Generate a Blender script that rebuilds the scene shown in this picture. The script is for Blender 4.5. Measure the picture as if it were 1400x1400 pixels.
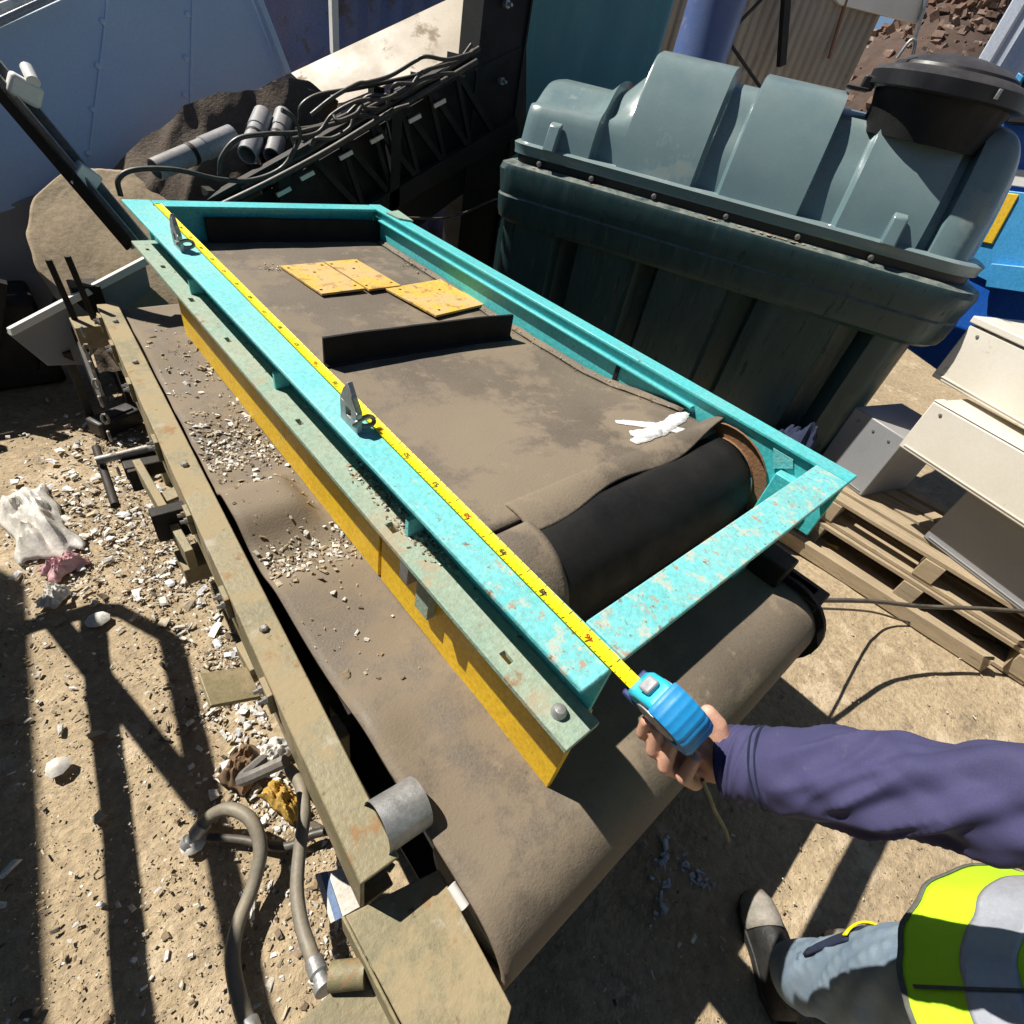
import bpy, bmesh, math, random
from mathutils import Vector as V, Matrix, noise
import numpy as np
random.seed(7)
sc = bpy.context.scene
for o in list(bpy.data.objects): bpy.data.objects.remove(o)
COL = sc.collection

# ------------------------------------------------------------------ camera
FPX = 714.0; HC = 1.65
_Y = V((-222-700, -141-700, FPX)).normalized()
_X = V((1613-700, 305-700, FPX)); _X = (_X - _Y*_X.dot(_Y)).normalized()
_Z = _X.cross(_Y)
cam = bpy.data.cameras.new('camera'); camo = bpy.data.objects.new('camera', cam); COL.objects.link(camo)
cam.sensor_width = 36; cam.lens = 36*FPX/1400; cam.clip_start = .02; cam.clip_end = 500
RW = Matrix((_X, _Y, _Z))                      # camera (x right, y down, z forward) -> world
right = V((RW[0][0], RW[1][0], RW[2][0])); down = V((RW[0][1], RW[1][1], RW[2][1])); fwd = V((RW[0][2], RW[1][2], RW[2][2]))
m = Matrix((right, -down, -fwd)).transposed().to_4x4(); m.translation = (0, 0, HC)
camo.matrix_world = m
sc.camera = camo

# ------------------------------------------------------------------ world, sun, exposure
LD = V((.37, -.69, -1)).normalized()           # direction the sunlight travels
EL = math.asin(-LD.z)
w = bpy.data.worlds.new('World'); sc.world = w; w.use_nodes = True
nt = w.node_tree; bg = nt.nodes['Background']
sky = nt.nodes.new('ShaderNodeTexSky'); sky.sky_type = 'NISHITA'; sky.sun_disc = False
sky.sun_elevation = EL; sky.sun_rotation = math.atan2(-LD.x, -LD.y)
sky.altitude = 2500; sky.dust_density = .4; sky.air_density = .8
nt.links.new(sky.outputs[0], bg.inputs[0]); bg.inputs[1].default_value = .05
sun = bpy.data.lights.new('sun', 'SUN'); suno = bpy.data.objects.new('sun', sun); COL.objects.link(suno)
sun.energy = 5.0; sun.angle = math.radians(.5); sun.color = (1, .95, .86)
suno.rotation_euler = LD.to_track_quat('-Z', 'Y').to_euler(); suno.location = (-2, 3, 6)
vs = sc.view_settings; vs.view_transform = 'Standard'; vs.look = 'None'; vs.gamma = 1; vs.exposure = .64
sc.render.engine = 'CYCLES'

# ------------------------------------------------------------------ pixel helpers (1400 px photograph -> place)
def ray(x, y): return RW @ V(((x-700)/FPX, (y-700)/FPX, 1))
CP = V((0, 0, HC))
def P(x, y, z=0): r = ray(x, y); return CP + r*((z-HC)/r.z)
def PY(x, y, Y): r = ray(x, y); return CP + r*(Y/r.y)
def PX(x, y, X): r = ray(x, y); return CP + r*(X/r.x)
def D(x, y, d): return CP + ray(x, y)*d
def PP(x, y, p0, n): r = ray(x, y); p0 = V(p0); n = V(n); return CP + r*((p0-CP).dot(n)/r.dot(n))

# ------------------------------------------------------------------ materials
def rgb(c): return (*c, 1)
def mat(name, c1, c2=None, scale=6, rough=.6, metal=0, bump=.15, bscale=90, rust=None, dust=None, stretch=(1,1,1), spec=.5, attr=False, fine=.25, coat=0):
    M = bpy.data.materials.new(name); M.use_nodes = True; N = M.node_tree.nodes; Lk = M.node_tree.links
    bs = N['Principled BSDF']
    tc = N.new('ShaderNodeTexCoord'); mp = N.new('ShaderNodeMapping'); mp.inputs['Scale'].default_value = stretch
    Lk.new(tc.outputs['Object'], mp.inputs[0])
    def nz(s, d=6, r=.6, off=0):
        n = N.new('ShaderNodeTexNoise'); n.inputs['Scale'].default_value = s; n.inputs['Detail'].default_value = d; n.inputs['Roughness'].default_value = r
        if off:
            q = N.new('ShaderNodeVectorMath'); q.operation = 'ADD'; q.inputs[1].default_value = (off, off*1.7, -off)
            Lk.new(mp.outputs[0], q.inputs[0]); Lk.new(q.outputs[0], n.inputs[0])
        else: Lk.new(mp.outputs[0], n.inputs[0])
        return n.outputs[0]
    def ramp(inp, a, b):
        r = N.new('ShaderNodeMapRange'); r.inputs[1].default_value = a; r.inputs[2].default_value = b; Lk.new(inp, r.inputs[0]); return r.outputs[0]
    def mix(f, a, b, blend='MIX'):
        x = N.new('ShaderNodeMix'); x.data_type = 'RGBA'; x.blend_type = blend
        if isinstance(f, (int, float)): x.inputs[0].default_value = f
        else: Lk.new(f, x.inputs[0])
        for v, i in ((a, 6), (b, 7)):
            if isinstance(v, tuple): x.inputs[i].default_value = rgb(v)
            else: Lk.new(v, x.inputs[i])
        return x.outputs[2]
    def mul(a, b):
        x = N.new('ShaderNodeMath'); x.operation = 'MULTIPLY'
        for v, i in ((a, 0), (b, 1)):
            if isinstance(v, (int, float)): x.inputs[i].default_value = v
            else: Lk.new(v, x.inputs[i])
        return x.outputs[0]
    if attr:
        a = N.new('ShaderNodeAttribute'); a.attribute_name = 'Col'; col = a.outputs[0]
        if c2: col = mix(ramp(nz(scale), .4, .65), col, c2)
    else: col = mix(ramp(nz(scale), .35, .68), c1, c2 or c1)
    fn = nz(bscale, 4, .7, 3.1)
    if fine:
        dk = N.new('ShaderNodeMapRange'); dk.inputs[1].default_value = .3; dk.inputs[2].default_value = .7; dk.inputs[3].default_value = 1-fine; dk.inputs[4].default_value = 1+fine*.6
        Lk.new(fn, dk.inputs[0])
        cc = N.new('ShaderNodeCombineColor')
        for i in range(3): Lk.new(dk.outputs[0], cc.inputs[i])
        col = mix(1.0, col, cc.outputs[0], 'MULTIPLY')
    rg = ramp(nz(scale*2.3, 5, .6, 7.7), .2, .8)
    r2 = N.new('ShaderNodeMapRange'); r2.inputs[3].default_value = max(.05, rough-.15); r2.inputs[4].default_value = min(1, rough+.18); Lk.new(rg, r2.inputs[0]); rough_s = r2.outputs[0]
    for ru in (rust if isinstance(rust, list) else [rust] if rust else []):
        rc, amt, rs = ru[:3]
        src = nz(rs, 9, .72, 11.3+rs)
        if len(ru) > 3:      # wear concentrated towards one end of the piece
            ax_, a_, b_, k_ = ru[3]
            sep = N.new('ShaderNodeSeparateXYZ'); Lk.new(tc.outputs['Object'], sep.inputs[0])
            g_ = N.new('ShaderNodeMapRange'); g_.inputs[1].default_value = a_; g_.inputs[2].default_value = b_; g_.inputs[3].default_value = 0; g_.inputs[4].default_value = k_; Lk.new(sep.outputs[ax_], g_.inputs[0])
            ad = N.new('ShaderNodeMath'); ad.operation = 'SUBTRACT'; Lk.new(src, ad.inputs[0]); Lk.new(g_.outputs[0], ad.inputs[1]); src = ad.outputs[0]
        f = ramp(src, 1-amt-.03, 1-amt+.04)
        col = mix(f, col, rc)
        rough_s = (lambda a: (Lk.new(f, a.inputs[0]), Lk.new(rough_s, a.inputs[2]), a.inputs[3].__setattr__('default_value', .9), a.outputs[0])[-1])(N.new('ShaderNodeMix'))
    if dust:
        dc, amt = dust[:2]
        g = N.new('ShaderNodeNewGeometry'); sx = N.new('ShaderNodeSeparateXYZ'); Lk.new(g.outputs['Normal'], sx.inputs[0])
        f = mul(ramp(sx.outputs[2], .2, .95), mul(ramp(nz(dust[2] if len(dust) > 2 else 3.5, 8, .68, 21.0), .3, .7), amt))
        col = mix(f, col, dc)
    Lk.new(col, bs.inputs['Base Color']); Lk.new(rough_s, bs.inputs['Roughness'])
    bs.inputs['Metallic'].default_value = metal; bs.inputs['Specular IOR Level'].default_value = spec
    if coat: bs.inputs['Coat Weight'].default_value = coat; bs.inputs['Coat Roughness'].default_value = .3
    if bump:
        b = N.new('ShaderNodeBump'); b.inputs['Strength'].default_value = bump; b.inputs['Distance'].default_value = .01
        Lk.new(fn, b.inputs['Height']); Lk.new(b.outputs[0], bs.inputs['Normal'])
    return M
RUST = (.16, .075, .03); DUST = (.36, .27, .16); SOIL = (.30, .22, .13)
MT = dict(
  turq = mat('turquoise_paint', (.05,.50,.54), (.09,.55,.57), 2.2, .42, rust=[((.34,.36,.30), .34, 24), (RUST, .36, 44)], dust=((.40,.38,.30), .25, 5), bump=.12),
  turq_worn = mat('worn_turquoise_paint', (.09,.53,.56), (.20,.60,.61), 2.2, .5, rust=[((.42,.47,.40), .44, 26, (1,.25,1.1,.14)), ((.36,.24,.15), .41, 34, (1,.3,1.0,.12)), (RUST, .385, 70, (1,.3,1.6,.06))], dust=((.40,.38,.30), .3, 5), bump=.25),
  plank = mat('rusty_green_paint', (.22,.36,.29), (.33,.38,.29), 6, .7, rust=[((.34,.30,.21), .42, 7), ((.24,.15,.085), .38, 14), (RUST, .31, 28)], dust=(DUST, .25), bump=.3),
  yellow = mat('yellow_paint', (.84,.54,.015), (.76,.46,.02), 5, .45, rust=[((.46,.30,.10), .36, 9, (1,1.2,.3,.10)), (RUST, .33, 34)], bump=.1),
  ypl = mat('yellow_plate_paint', (.66,.42,.05), (.60,.38,.08), 14, .6, rust=[((.52,.36,.15), .50, 9), ((.34,.19,.07), .43, 18), (RUST, .36, 34)], bump=.3),
  belt = mat('dusty_rubber', (.10,.079,.06), (.15,.119,.088), 1.3, .62, rust=[((.185,.145,.102), .50, 3.2), ((.215,.17,.118), .37, 14), ((.07,.058,.048), .33, 26)], dust=((.22,.175,.12), .5, 1.6), bump=.25, bscale=160, fine=.28),
  rubber = mat('black_rubber', (.005,.005,.006), (.009,.009,.009), 6, .6, bump=.08, fine=.3, spec=.25, dust=((.08,.07,.055), .2)),
  olive = mat('olive_paint', (.175,.155,.085), (.26,.225,.125), 3.5, .5, rust=[((.30,.24,.14), .49, 5), ((.36,.34,.27), .36, 8), ((.25,.14,.06), .40, 11), ((.09,.055,.03), .35, 30)], dust=(DUST, .3, 5), bump=.2),
  steel = mat('worn_steel', (.30,.30,.30), (.22,.21,.20), 8, .45, metal=.5, rust=[(RUST, .38, 10)], dust=(DUST, .4)),
  dark = mat('dark_steel', (.006,.007,.008), (.014,.013,.012), 5, .6, spec=.3, rust=[((.035,.02,.012), .36, 8)], dust=((.14,.11,.075), .3)),
  galv = mat('galvanised_steel', (.42,.43,.44), (.30,.31,.32), 12, .45, metal=.6, dust=(DUST, .3), rust=[((.2,.13,.08), .3, 9)]),
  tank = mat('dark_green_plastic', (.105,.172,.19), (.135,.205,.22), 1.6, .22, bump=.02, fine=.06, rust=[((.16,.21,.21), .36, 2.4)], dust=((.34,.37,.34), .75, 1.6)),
  tanklow = mat('dark_green_plastic_shaded_grimy', (.012,.040,.046), (.020,.055,.06), 3, .4, bump=.05, rust=[((.045,.06,.058), .40, 12), ((.008,.018,.021), .40, 7)], stretch=(5,5,.6), dust=((.34,.35,.30), .75)),  # darker copy of the tank plastic: lower half's shade in the colour, plus grime streaks
  lid = mat('black_plastic', (.012,.012,.014), (.02,.02,.022), 4, .42, bump=.05, fine=.12, spec=.4, dust=((.22,.20,.19), .4)),
  teal = mat('teal_plastic', (.05,.19,.23), (.07,.23,.26), 1.5, .35, bump=.03, fine=.1, dust=(DUST, .2), stretch=(3,3,.5), rust=[((.10,.27,.30), .40, 3)]),
  drumblue = mat('dark_blue_drum_paint', (.06,.11,.27), (.10,.13,.27), 2, .4, bump=.05, rust=[((.20,.19,.26), .36, 3)]),
  bluegrey = mat('blue_grey_paint', (.45,.60,.80), (.52,.66,.82), 1.3, .4, bump=.04, fine=.08, rust=[((.50,.55,.62), .34, 2.2), ((.26,.24,.22), .25, 9)]),
  purple = mat('faded_blue_paint', (.16,.17,.36), (.22,.18,.28), 3, .6, rust=[((.17,.11,.10), .42, 3)]),
  blue = mat('bright_blue_paint', (.012,.10,.48), (.02,.13,.52), 3, .35, bump=.05, dust=(DUST, .2)),
  lblue = mat('light_blue_paint', (.05,.30,.62), (.07,.34,.62), 3, .4, bump=.05),
  ylab = mat('yellow_label', (.80,.50,.02), (.74,.46,.02), 3, .5, bump=.02),
  white = mat('white_paint', (.74,.74,.72), (.64,.63,.60), 4, .45, bump=.03, fine=.06, rust=[((.40,.33,.25), .32, 14)], dust=(DUST, .3)),
  cream = mat('cream_cabinet_paint', (.70,.66,.58), (.64,.59,.50), 3, .45, bump=.02, fine=.05, rust=[((.46,.38,.27), .33, 9), ((.30,.18,.09), .29, 22)], dust=(DUST, .3)),
  greyp = mat('grey_cabinet_paint', (.24,.245,.26), (.28,.285,.295), 3, .45, bump=.02, fine=.06, rust=[((.18,.15,.13), .30, 12)], dust=(DUST, .3)),
  beige = mat('beige_sheet_steel', (.46,.38,.28), (.38,.31,.23), 2, .5, bump=.04, fine=.1, rust=[((.30,.23,.16), .4, 3), ((.22,.12,.06), .31, 14)], dust=(DUST, .4)),
  corr = mat('beige_cladding', (.34,.29,.22), (.28,.23,.17), 1.2, .7, bump=.05, rust=[((.24,.13,.08), .34, 2)]),
  wood = mat('weathered_wood', (.42,.33,.21), (.30,.23,.15), 5, .8, bump=.3, stretch=(9,1,9), rust=[((.16,.13,.09), .38, 6)]),
  pipe = mat('grey_pipe', (.30,.31,.34), (.24,.25,.27), 6, .4, bump=.05, dust=(DUST, .4)),
  cable = mat('black_cable', (.016,.015,.015), (.05,.045,.04), 20, .45, bump=.05, dust=((.28,.23,.17), .5, 9)),
  hose = mat('grey_hose', (.19,.175,.14), (.14,.13,.11), 8, .55, bump=.1, dust=(DUST, .45)),
  sand = mat('dust_caked_rubber', (.37,.285,.185), (.30,.23,.145), 4, .9, bump=.25, bscale=60, fine=.2, rust=[((.22,.165,.105), .38, 9)]),
  tapey = mat('yellow_tape_blade', (.86,.72,.01), (.84,.68,.01), 20, .4, bump=.02, fine=.08),
  tapeb = mat('blue_grip_rubber', (.012,.22,.52), (.015,.25,.55), 20, .45, bump=.05, fine=.1),
  tapec = mat('cyan_case_plastic', (.02,.42,.58), (.03,.46,.6), 20, .35, bump=.03, fine=.08),
  taped = mat('dark_blue_plastic', (.02,.03,.13), (.03,.04,.16), 20, .4, bump=.03),
  tapeg = mat('silver_label', (.42,.42,.43), (.34,.34,.36), 30, .35, metal=.3, bump=.02),
  ink = mat('black_ink', (.02,.02,.02), None, 5, .6, bump=0),
  paint = mat('white_spray_paint', (.80,.79,.76), (.72,.70,.66), 20, .7, bump=.1),
  skin = mat('skin', (.62,.35,.25), (.56,.29,.19), 40, .5, bump=.12, bscale=260, fine=.12),
  sleeve = mat('navy_purple_fabric', (.050,.047,.125), (.040,.038,.10), 9, .85, bump=.12, bscale=700, fine=.22, rust=[((.10,.088,.12), .34, 14)]),
  vest = mat('lime_hi_vis_fabric', (.50,.86,.015), (.46,.80,.012), 12, .75, bump=.06, bscale=500, fine=.08),
  refl = mat('silver_reflective_tape', (.46,.48,.54), (.40,.42,.48), 12, .38, metal=.25, bump=.1, fine=.1),
  trim = mat('dark_grey_binding', (.10,.10,.09), (.13,.13,.11), 12, .8),
  jeans = mat('pale_denim', (.16,.23,.31), (.24,.31,.38), 14, .9, bump=.3, bscale=600, rust=[((.05,.08,.14), .36, 9)]),
  navy = mat('navy_fabric', (.012,.02,.055), (.02,.03,.07), 14, .9, bump=.3, bscale=500),
  boot = mat('black_boot_leather', (.012,.012,.012), (.03,.028,.026), 14, .6, bump=.3),
  toecap = mat('scuffed_toe_cap', (.30,.27,.23), (.22,.20,.17), 14, .6, bump=.2),
  hair = mat('dark_brown_hair', (.03,.018,.01), (.05,.03,.02), 60, .6, bump=.5, stretch=(1,1,.2)),
  chips = mat('rubble', (.3,.3,.3), None, 30, .85, attr=True, bump=.3, fine=.3),
  plastic = mat('dirty_white_plastic', (.74,.73,.70), (.60,.57,.52), 9, .45, bump=.15, dust=(SOIL, .5, 14)),
  pink = mat('pink_plastic', (.55,.25,.32), (.62,.40,.42), 12, .5, bump=.15, dust=(SOIL, .5, 14)),
  yfoam = mat('yellow_foam', (.62,.38,.06), (.45,.28,.06), 16, .9, bump=.5, dust=(SOIL, .4)),
  card = mat('brown_cardboard', (.20,.125,.07), (.16,.10,.055), 8, .9, bump=.15),
  container = mat('container_paint', (.05,.09,.06), (.06,.10,.07), 2, .6, rust=[(RUST, .3, 3)]),
)
# ground: dusty concrete hardstanding
def ground_mat():
    M = mat('dusty_concrete', (.40,.31,.195), (.31,.235,.145), 1.7, .95, bump=1.0, bscale=42, fine=.34, rust=[((.45,.36,.245), .42, 5), ((.21,.16,.105), .38, 8), ((.17,.125,.08), .36, 30), ((.52,.45,.35), .33, 55)])
    return M
MT['ground'] = ground_mat()

# ------------------------------------------------------------------ mesh builder
class B:
    def __init__(s): s.v = []; s.f = []
    def add(s, vs, fs):
        n = len(s.v); s.v += [V(p) for p in vs]; s.f += [[n+i for i in f] for f in fs]; return s
    def hexa(s, b, t):   # two quads bottom, top
        return s.add(list(b)+list(t), [(3,2,1,0),(4,5,6,7),(0,1,5,4),(1,2,6,5),(2,3,7,6),(3,0,4,7)])
    def box(s, c, d, R=None):
        c = V(c); x, y, z = [k/2 for k in d]
        pts = [V(p) for p in ((-x,-y,-z),(x,-y,-z),(x,y,-z),(-x,y,-z),(-x,-y,z),(x,-y,z),(x,y,z),(-x,y,z))]
        if R: pts = [R @ p for p in pts]
        pts = [c+p for p in pts]; return s.hexa(pts[:4], pts[4:])
    def bb(s, x0, x1, y0, y1, z0, z1): return s.box(((x0+x1)/2, (y0+y1)/2, (z0+z1)/2), (x1-x0, y1-y0, z1-z0))
    def prof(s, p, q, pr, up=(0,0,1)):   # 2d profile (side, up) extruded from p to q
        p = V(p); q = V(q); d = (q-p).normalized(); sd = d.cross(V(up)).normalized(); u = sd.cross(d)
        n = len(pr); a = [p+sd*i+u*j for i, j in pr]; b = [q+sd*i+u*j for i, j in pr]
        return s.add(a+b, [tuple(range(n))[::-1], tuple(range(n, 2*n))] + [(i, (i+1) % n, n+(i+1) % n, n+i) for i in range(n)])
    def bar(s, p, q, wd, h, up=(0,0,1)): return s.prof(p, q, [(-wd/2,-h/2),(wd/2,-h/2),(wd/2,h/2),(-wd/2,h/2)], up)
    def prism(s, pts, th):
        pts = [V(p) for p in pts]; th = V(th); n = len(pts)
        return s.add(pts+[p+th for p in pts], [tuple(range(n))[::-1], tuple(range(n, 2*n))] + [(i, (i+1) % n, n+(i+1) % n, n+i) for i in range(n)])
    def rings(s, R, closed=True, caps=True):   # list of rings of equal length
        n = len(R[0]); k = len(s.v)
        for r in R: s.v += [V(p) for p in r]
        for i in range(len(R)-1):
            for j in range(n if closed else n-1):
                a = k+i*n+j; b = k+i*n+(j+1) % n; s.f.append([a, b, b+n, a+n])
        if caps and closed:
            s.f.append([k+j for j in range(n)][::-1]); s.f.append([k+(len(R)-1)*n+j for j in range(n)])
        return s
    def tube(s, pts, r, n=10, smooth=0):
        pts = [V(p) for p in pts]
        if smooth: pts = catmull(pts, smooth)
        R = []; pu = None
        for i, p in enumerate(pts):
            d = (pts[min(i+1, len(pts)-1)]-pts[max(i-1, 0)]).normalized()
            if pu is None: pu = d.orthogonal().normalized()
            u = (pu-d*pu.dot(d)).normalized(); pu = u; w_ = d.cross(u)
            rr = r(i/(len(pts)-1)) if callable(r) else r
            R.append([p+(u*math.cos(a)+w_*math.sin(a))*rr for a in [2*math.pi*j/n for j in range(n)]])
        return s.rings(R)
    def lathe(s, prof, c, ax=(0,0,1), n=32, caps=True):   # prof: (radius, height)
        c = V(c); ax = V(ax).normalized(); u = ax.orthogonal().normalized(); w_ = ax.cross(u)
        return s.rings([[c+ax*h+(u*math.cos(a)+w_*math.sin(a))*max(r, 1e-4) for a in [2*math.pi*j/n for j in range(n)]] for r, h in prof], caps=caps)
    def cyl(s, p, q, r, n=20): p = V(p); q = V(q); return s.lathe([(r, 0), (r, (q-p).length)], p, q-p, n)
    def grid(s, fn, nu, nv):
        k = len(s.v)
        for i in range(nu+1):
            for j in range(nv+1): s.v.append(V(fn(i/nu, j/nv)))
        for i in range(nu):
            for j in range(nv):
                a = k+i*(nv+1)+j; s.f.append([a, a+nv+1, a+nv+2, a+1])
        return s
    def holed(s, o, eu, ev, lu, lv, holes, th):   # plate with rectangular through holes; o corner, eu, ev unit vectors
        o = V(o); eu = V(eu); ev = V(ev); nn = eu.cross(ev)
        us = sorted({0, lu, *[h[0] for h in holes], *[h[1] for h in holes]}); vv = sorted({0, lv, *[h[2] for h in holes], *[h[3] for h in holes]})
        solid = lambda i, j: 0 <= i < len(us)-1 and 0 <= j < len(vv)-1 and not any(h[0] <= (us[i]+us[i+1])/2 <= h[1] and h[2] <= (vv[j]+vv[j+1])/2 <= h[3] for h in holes)
        pt = lambda i, j, t: o+eu*us[i]+ev*vv[j]-nn*(th*t)
        for i in range(len(us)-1):
            for j in range(len(vv)-1):
                if not solid(i, j): continue
                q = [(i,j),(i+1,j),(i+1,j+1),(i,j+1)]
                s.add([pt(a, b, 0) for a, b in q], [(0,1,2,3)]); s.add([pt(a, b, 1) for a, b in q], [(3,2,1,0)])
                for (a, b), nb in (((0,1),(i,j-1)),((1,2),(i+1,j)),((2,3),(i,j+1)),((3,0),(i-1,j))):
                    if not solid(*nb): s.add([pt(*q[a],0), pt(*q[a],1), pt(*q[b],1), pt(*q[b],0)], [(0,1,2,3)])
        return s
    def obj(s, name, mt, parent=None, world=True, bevel=0, smooth=38, solid=0, seg=2, merge=True):
        me = bpy.data.meshes.new(name); me.from_pydata([tuple(p) for p in s.v], [], s.f)
        bm = bmesh.new(); bm.from_mesh(me)
        if merge: bmesh.ops.remove_doubles(bm, verts=bm.verts, dist=1e-5)
        bmesh.ops.recalc_face_normals(bm, faces=bm.faces)
        for f in bm.faces: f.smooth = bool(smooth)
        for e in bm.edges:
            if len(e.link_faces) == 2 and e.calc_face_angle(0) > math.radians(smooth or 0): e.smooth = False
        bm.to_mesh(me); bm.free()
        o = bpy.data.objects.new(name, me); COL.objects.link(o)
        me.materials.append(MT[mt] if isinstance(mt, str) else mt)
        if parent:
            o.parent = parent
            if world:
                b = parent; off = V((0,0,0))
                while b: off += b.location if b.type == 'EMPTY' else V((0,0,0)); b = b.parent
                # parts of an unrotated Empty carry world coordinates; mesh parents already sit at the origin of that space
                o.location = -parent.location if parent.type == 'EMPTY' else (0,0,0)
        if solid:
            md = o.modifiers.new('s', 'SOLIDIFY'); md.thickness = solid; md.offset = -1
        if bevel:
            md = o.modifiers.new('b', 'BEVEL'); md.width = bevel; md.segments = seg; md.limit_method = 'ANGLE'; md.angle_limit = math.radians(40)
        return o
def catmull(p, n):
    p = [V(a) for a in p]; q = [p[0]*2-p[1]]+p+[p[-1]*2-p[-2]]; out = []
    for i in range(1, len(q)-2):
        for k in range(n):
            t = k/n; a, b, c, d = q[i-1:i+3]
            out.append(.5*((2*b)+(c-a)*t+(2*a-5*b+4*c-d)*t*t+(3*b-a-3*c+d)*t**3))
    return out+[p[-1]]
def tag(o, label, cat, group=None):
    o['label'] = label; o['category'] = cat
    if group: o['group'] = group
    return o
def thing(name, label, cat, loc=(0,0,0), rz=0, group=None):
    o = bpy.data.objects.new(name, None); COL.objects.link(o); o.location = loc; o.rotation_euler = (0,0,rz); o.empty_display_size = .1
    return tag(o, label, cat, group)
def kind(o, k): o['kind'] = k; return o
def nz(x, y=0, z=0): return noise.noise(V((x, y, z)))

# ================================================================== SETTING: ground
def ground():
    def axis(lo, hi, step, far):
        a = [lo+step*i for i in range(int(round((hi-lo)/step))+1)]; out = []
        d = step; p = lo
        left = []
        while p > -far: d *= 1.35; p -= d; left.append(p)
        d = step; p = hi; rt = []
        while p < far: d *= 1.35; p += d; rt.append(p)
        return left[::-1]+a+rt
    xs = axis(-.8, 4.2, .025, 160); ys = axis(-1.0, 3.6, .025, 160)
    b = B(); n = len(ys)
    for x in xs:
        for y in ys:
            z = .012*nz(x*1.3, y*1.3, 3)+.007*nz(x*5, y*5, 9)+.004*nz(x*14, y*14, 1) if -6 < x < 9 and -6 < y < 9 else 0
            b.v.append(V((x, y, z-.008)))
    for i in range(len(xs)-1):
        for j in range(n-1): b.f.append([i*n+j, (i+1)*n+j, (i+1)*n+j+1, i*n+j+1])
    kind(b.obj('ground', 'ground', merge=False, smooth=180), 'structure')
ground()

# ================================================================== turquoise magnetic separator (top machine)
X0, X1, Y0, Y1, F = .407, 1.445, .148, 2.478, 1.03
ms = thing('magnetic_separator', 'turquoise steel framed belt separator with rubber belt, lying on top of the olive conveyor', 'machine', (.93, 1.3, .6))
HOLES = [(.16,.185,.022,.034), (.52,.55,.02,.036), (.95,.975,.022,.034), (1.42,1.45,.02,.032), (1.72,1.75,.022,.036), (2.02,2.045,.02,.034), (2.2,2.22,.022,.034)]
# left beam: channel open to the outside
lb = B().bb(.474, .484, Y0+.002, Y1-.002, .893, 1.018).obj('beam_web', 'turq', ms, bevel=.002)
B().bb(X0, .497, Y0, Y1, 1.019, F).obj('top_flange', 'turq_worn', ms, bevel=.003)
pl = B().holed((.473, .125, .905), (0,1,0), (-1,0,0), 2.31, .076, [(a, b_, c+.02, d+.02) for a, b_, c, d in HOLES], .012).obj('bottom_flange', 'plank', ms, bevel=.0015)
pl['label'] = 'rusty green bottom flange with bolt holes'
bo = B(); bo.lathe([(.013, 0), (.013, .008), (.009, .014), (.001, .016)], (.428, .175, .905), n=14).obj('bolt', 'galv', ms)
for yy in (.62, 1.25, 1.9):
    B().bb(.435, .473, yy, yy+.012, .906, .95).obj('gusset', 'turq_worn', ms, bevel=.001)
# right beam
B().bb(1.385, X1, Y0, Y1, 1.020, F+.001).obj('top_flange', 'turq', ms, bevel=.003)
B().bb(1.395, 1.405, Y0+.004, Y1-.004, .84, 1.02).obj('beam_web', 'turq', ms, bevel=.002)
B().bb(1.377, 1.395, .60, Y1-.10, .985, .993).obj('ledge', 'turq', ms, bevel=.002)
B().bb(1.389, 1.395, .885, .90, .90, .985).obj('weld_tab', 'dark', ms, bevel=.001)
B().prism([PX(*p, 1.393) for p in ((1058,612),(1085,628),(1085,640),(1058,640))], (-.004, 0, 0)).obj('worn_patch', 'turq_worn', ms)
# far beam
B().bb(.50, 1.383, Y1-.075, Y1, 1.0185, F-.001).obj('top_flange', 'turq', ms, bevel=.003)
B().bb(.465, 1.393, Y1-.03, Y1-.02, .86, 1.018).obj('beam_web', 'turq', ms, bevel=.002)
# near beam
B().prism([(.499, .148, F-.0125), (1.3835, .148, F-.0125), (1.3835, .232, F-.0125), (.499, .228, F-.0125)], (0,0,.0125)).obj('top_flange', 'turq_worn', ms, bevel=.003)
B().bb(.465, 1.393, .165, .173, .972, 1.017).obj('beam_web', 'turq', ms, bevel=.002)
B().prism([PX(0,0,1)*0+V(p) for p in ((1.425,2.34,1.0315),(1.47,2.36,1.0315),(1.45,2.20,1.0315),(1.40,2.24,1.0315),(1.39,2.33,1.0315))], (0,0,.008)).obj('corner_plate', 'plank', ms, bevel=.001)
# near right corner stanchion and support legs of the frame
B().prof((1.40, .27, .55), (1.40, .27, .965), [(-.04,-.03),(.04,-.03),(.04,.03),(-.04,.03)], (0,1,0)).obj('leg', 'turq', ms, bevel=.003)
B().bb(1.406, 1.43, .30, 2.40, .60, .86).obj('skid_beam', 'yellow', ms, bevel=.003)
# yellow skid beam below the left flange, pieced where the old bracket is
B().prism([(.474, .148, .60), (.474, .148, .892), (.474, .78, .892), (.474, .78, .60)], (.014, 0, 0)).obj('skid_beam', 'yellow', ms, bevel=.002)
B().prism([(.474, .792, .60), (.474, .792, .892), (.474, 2.29, .892), (.474, 2.29, .60)], (.014, 0, 0)).obj('skid_beam', 'yellow', ms, bevel=.002)
B().bb(.452, .4735, .55, .60, .70, .885).obj('bracket', 'plank', ms, bevel=.002)
B().bb(.40, .452, .56, .59, .84, .89).obj('bracket', 'steel', ms, bevel=.002)
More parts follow.
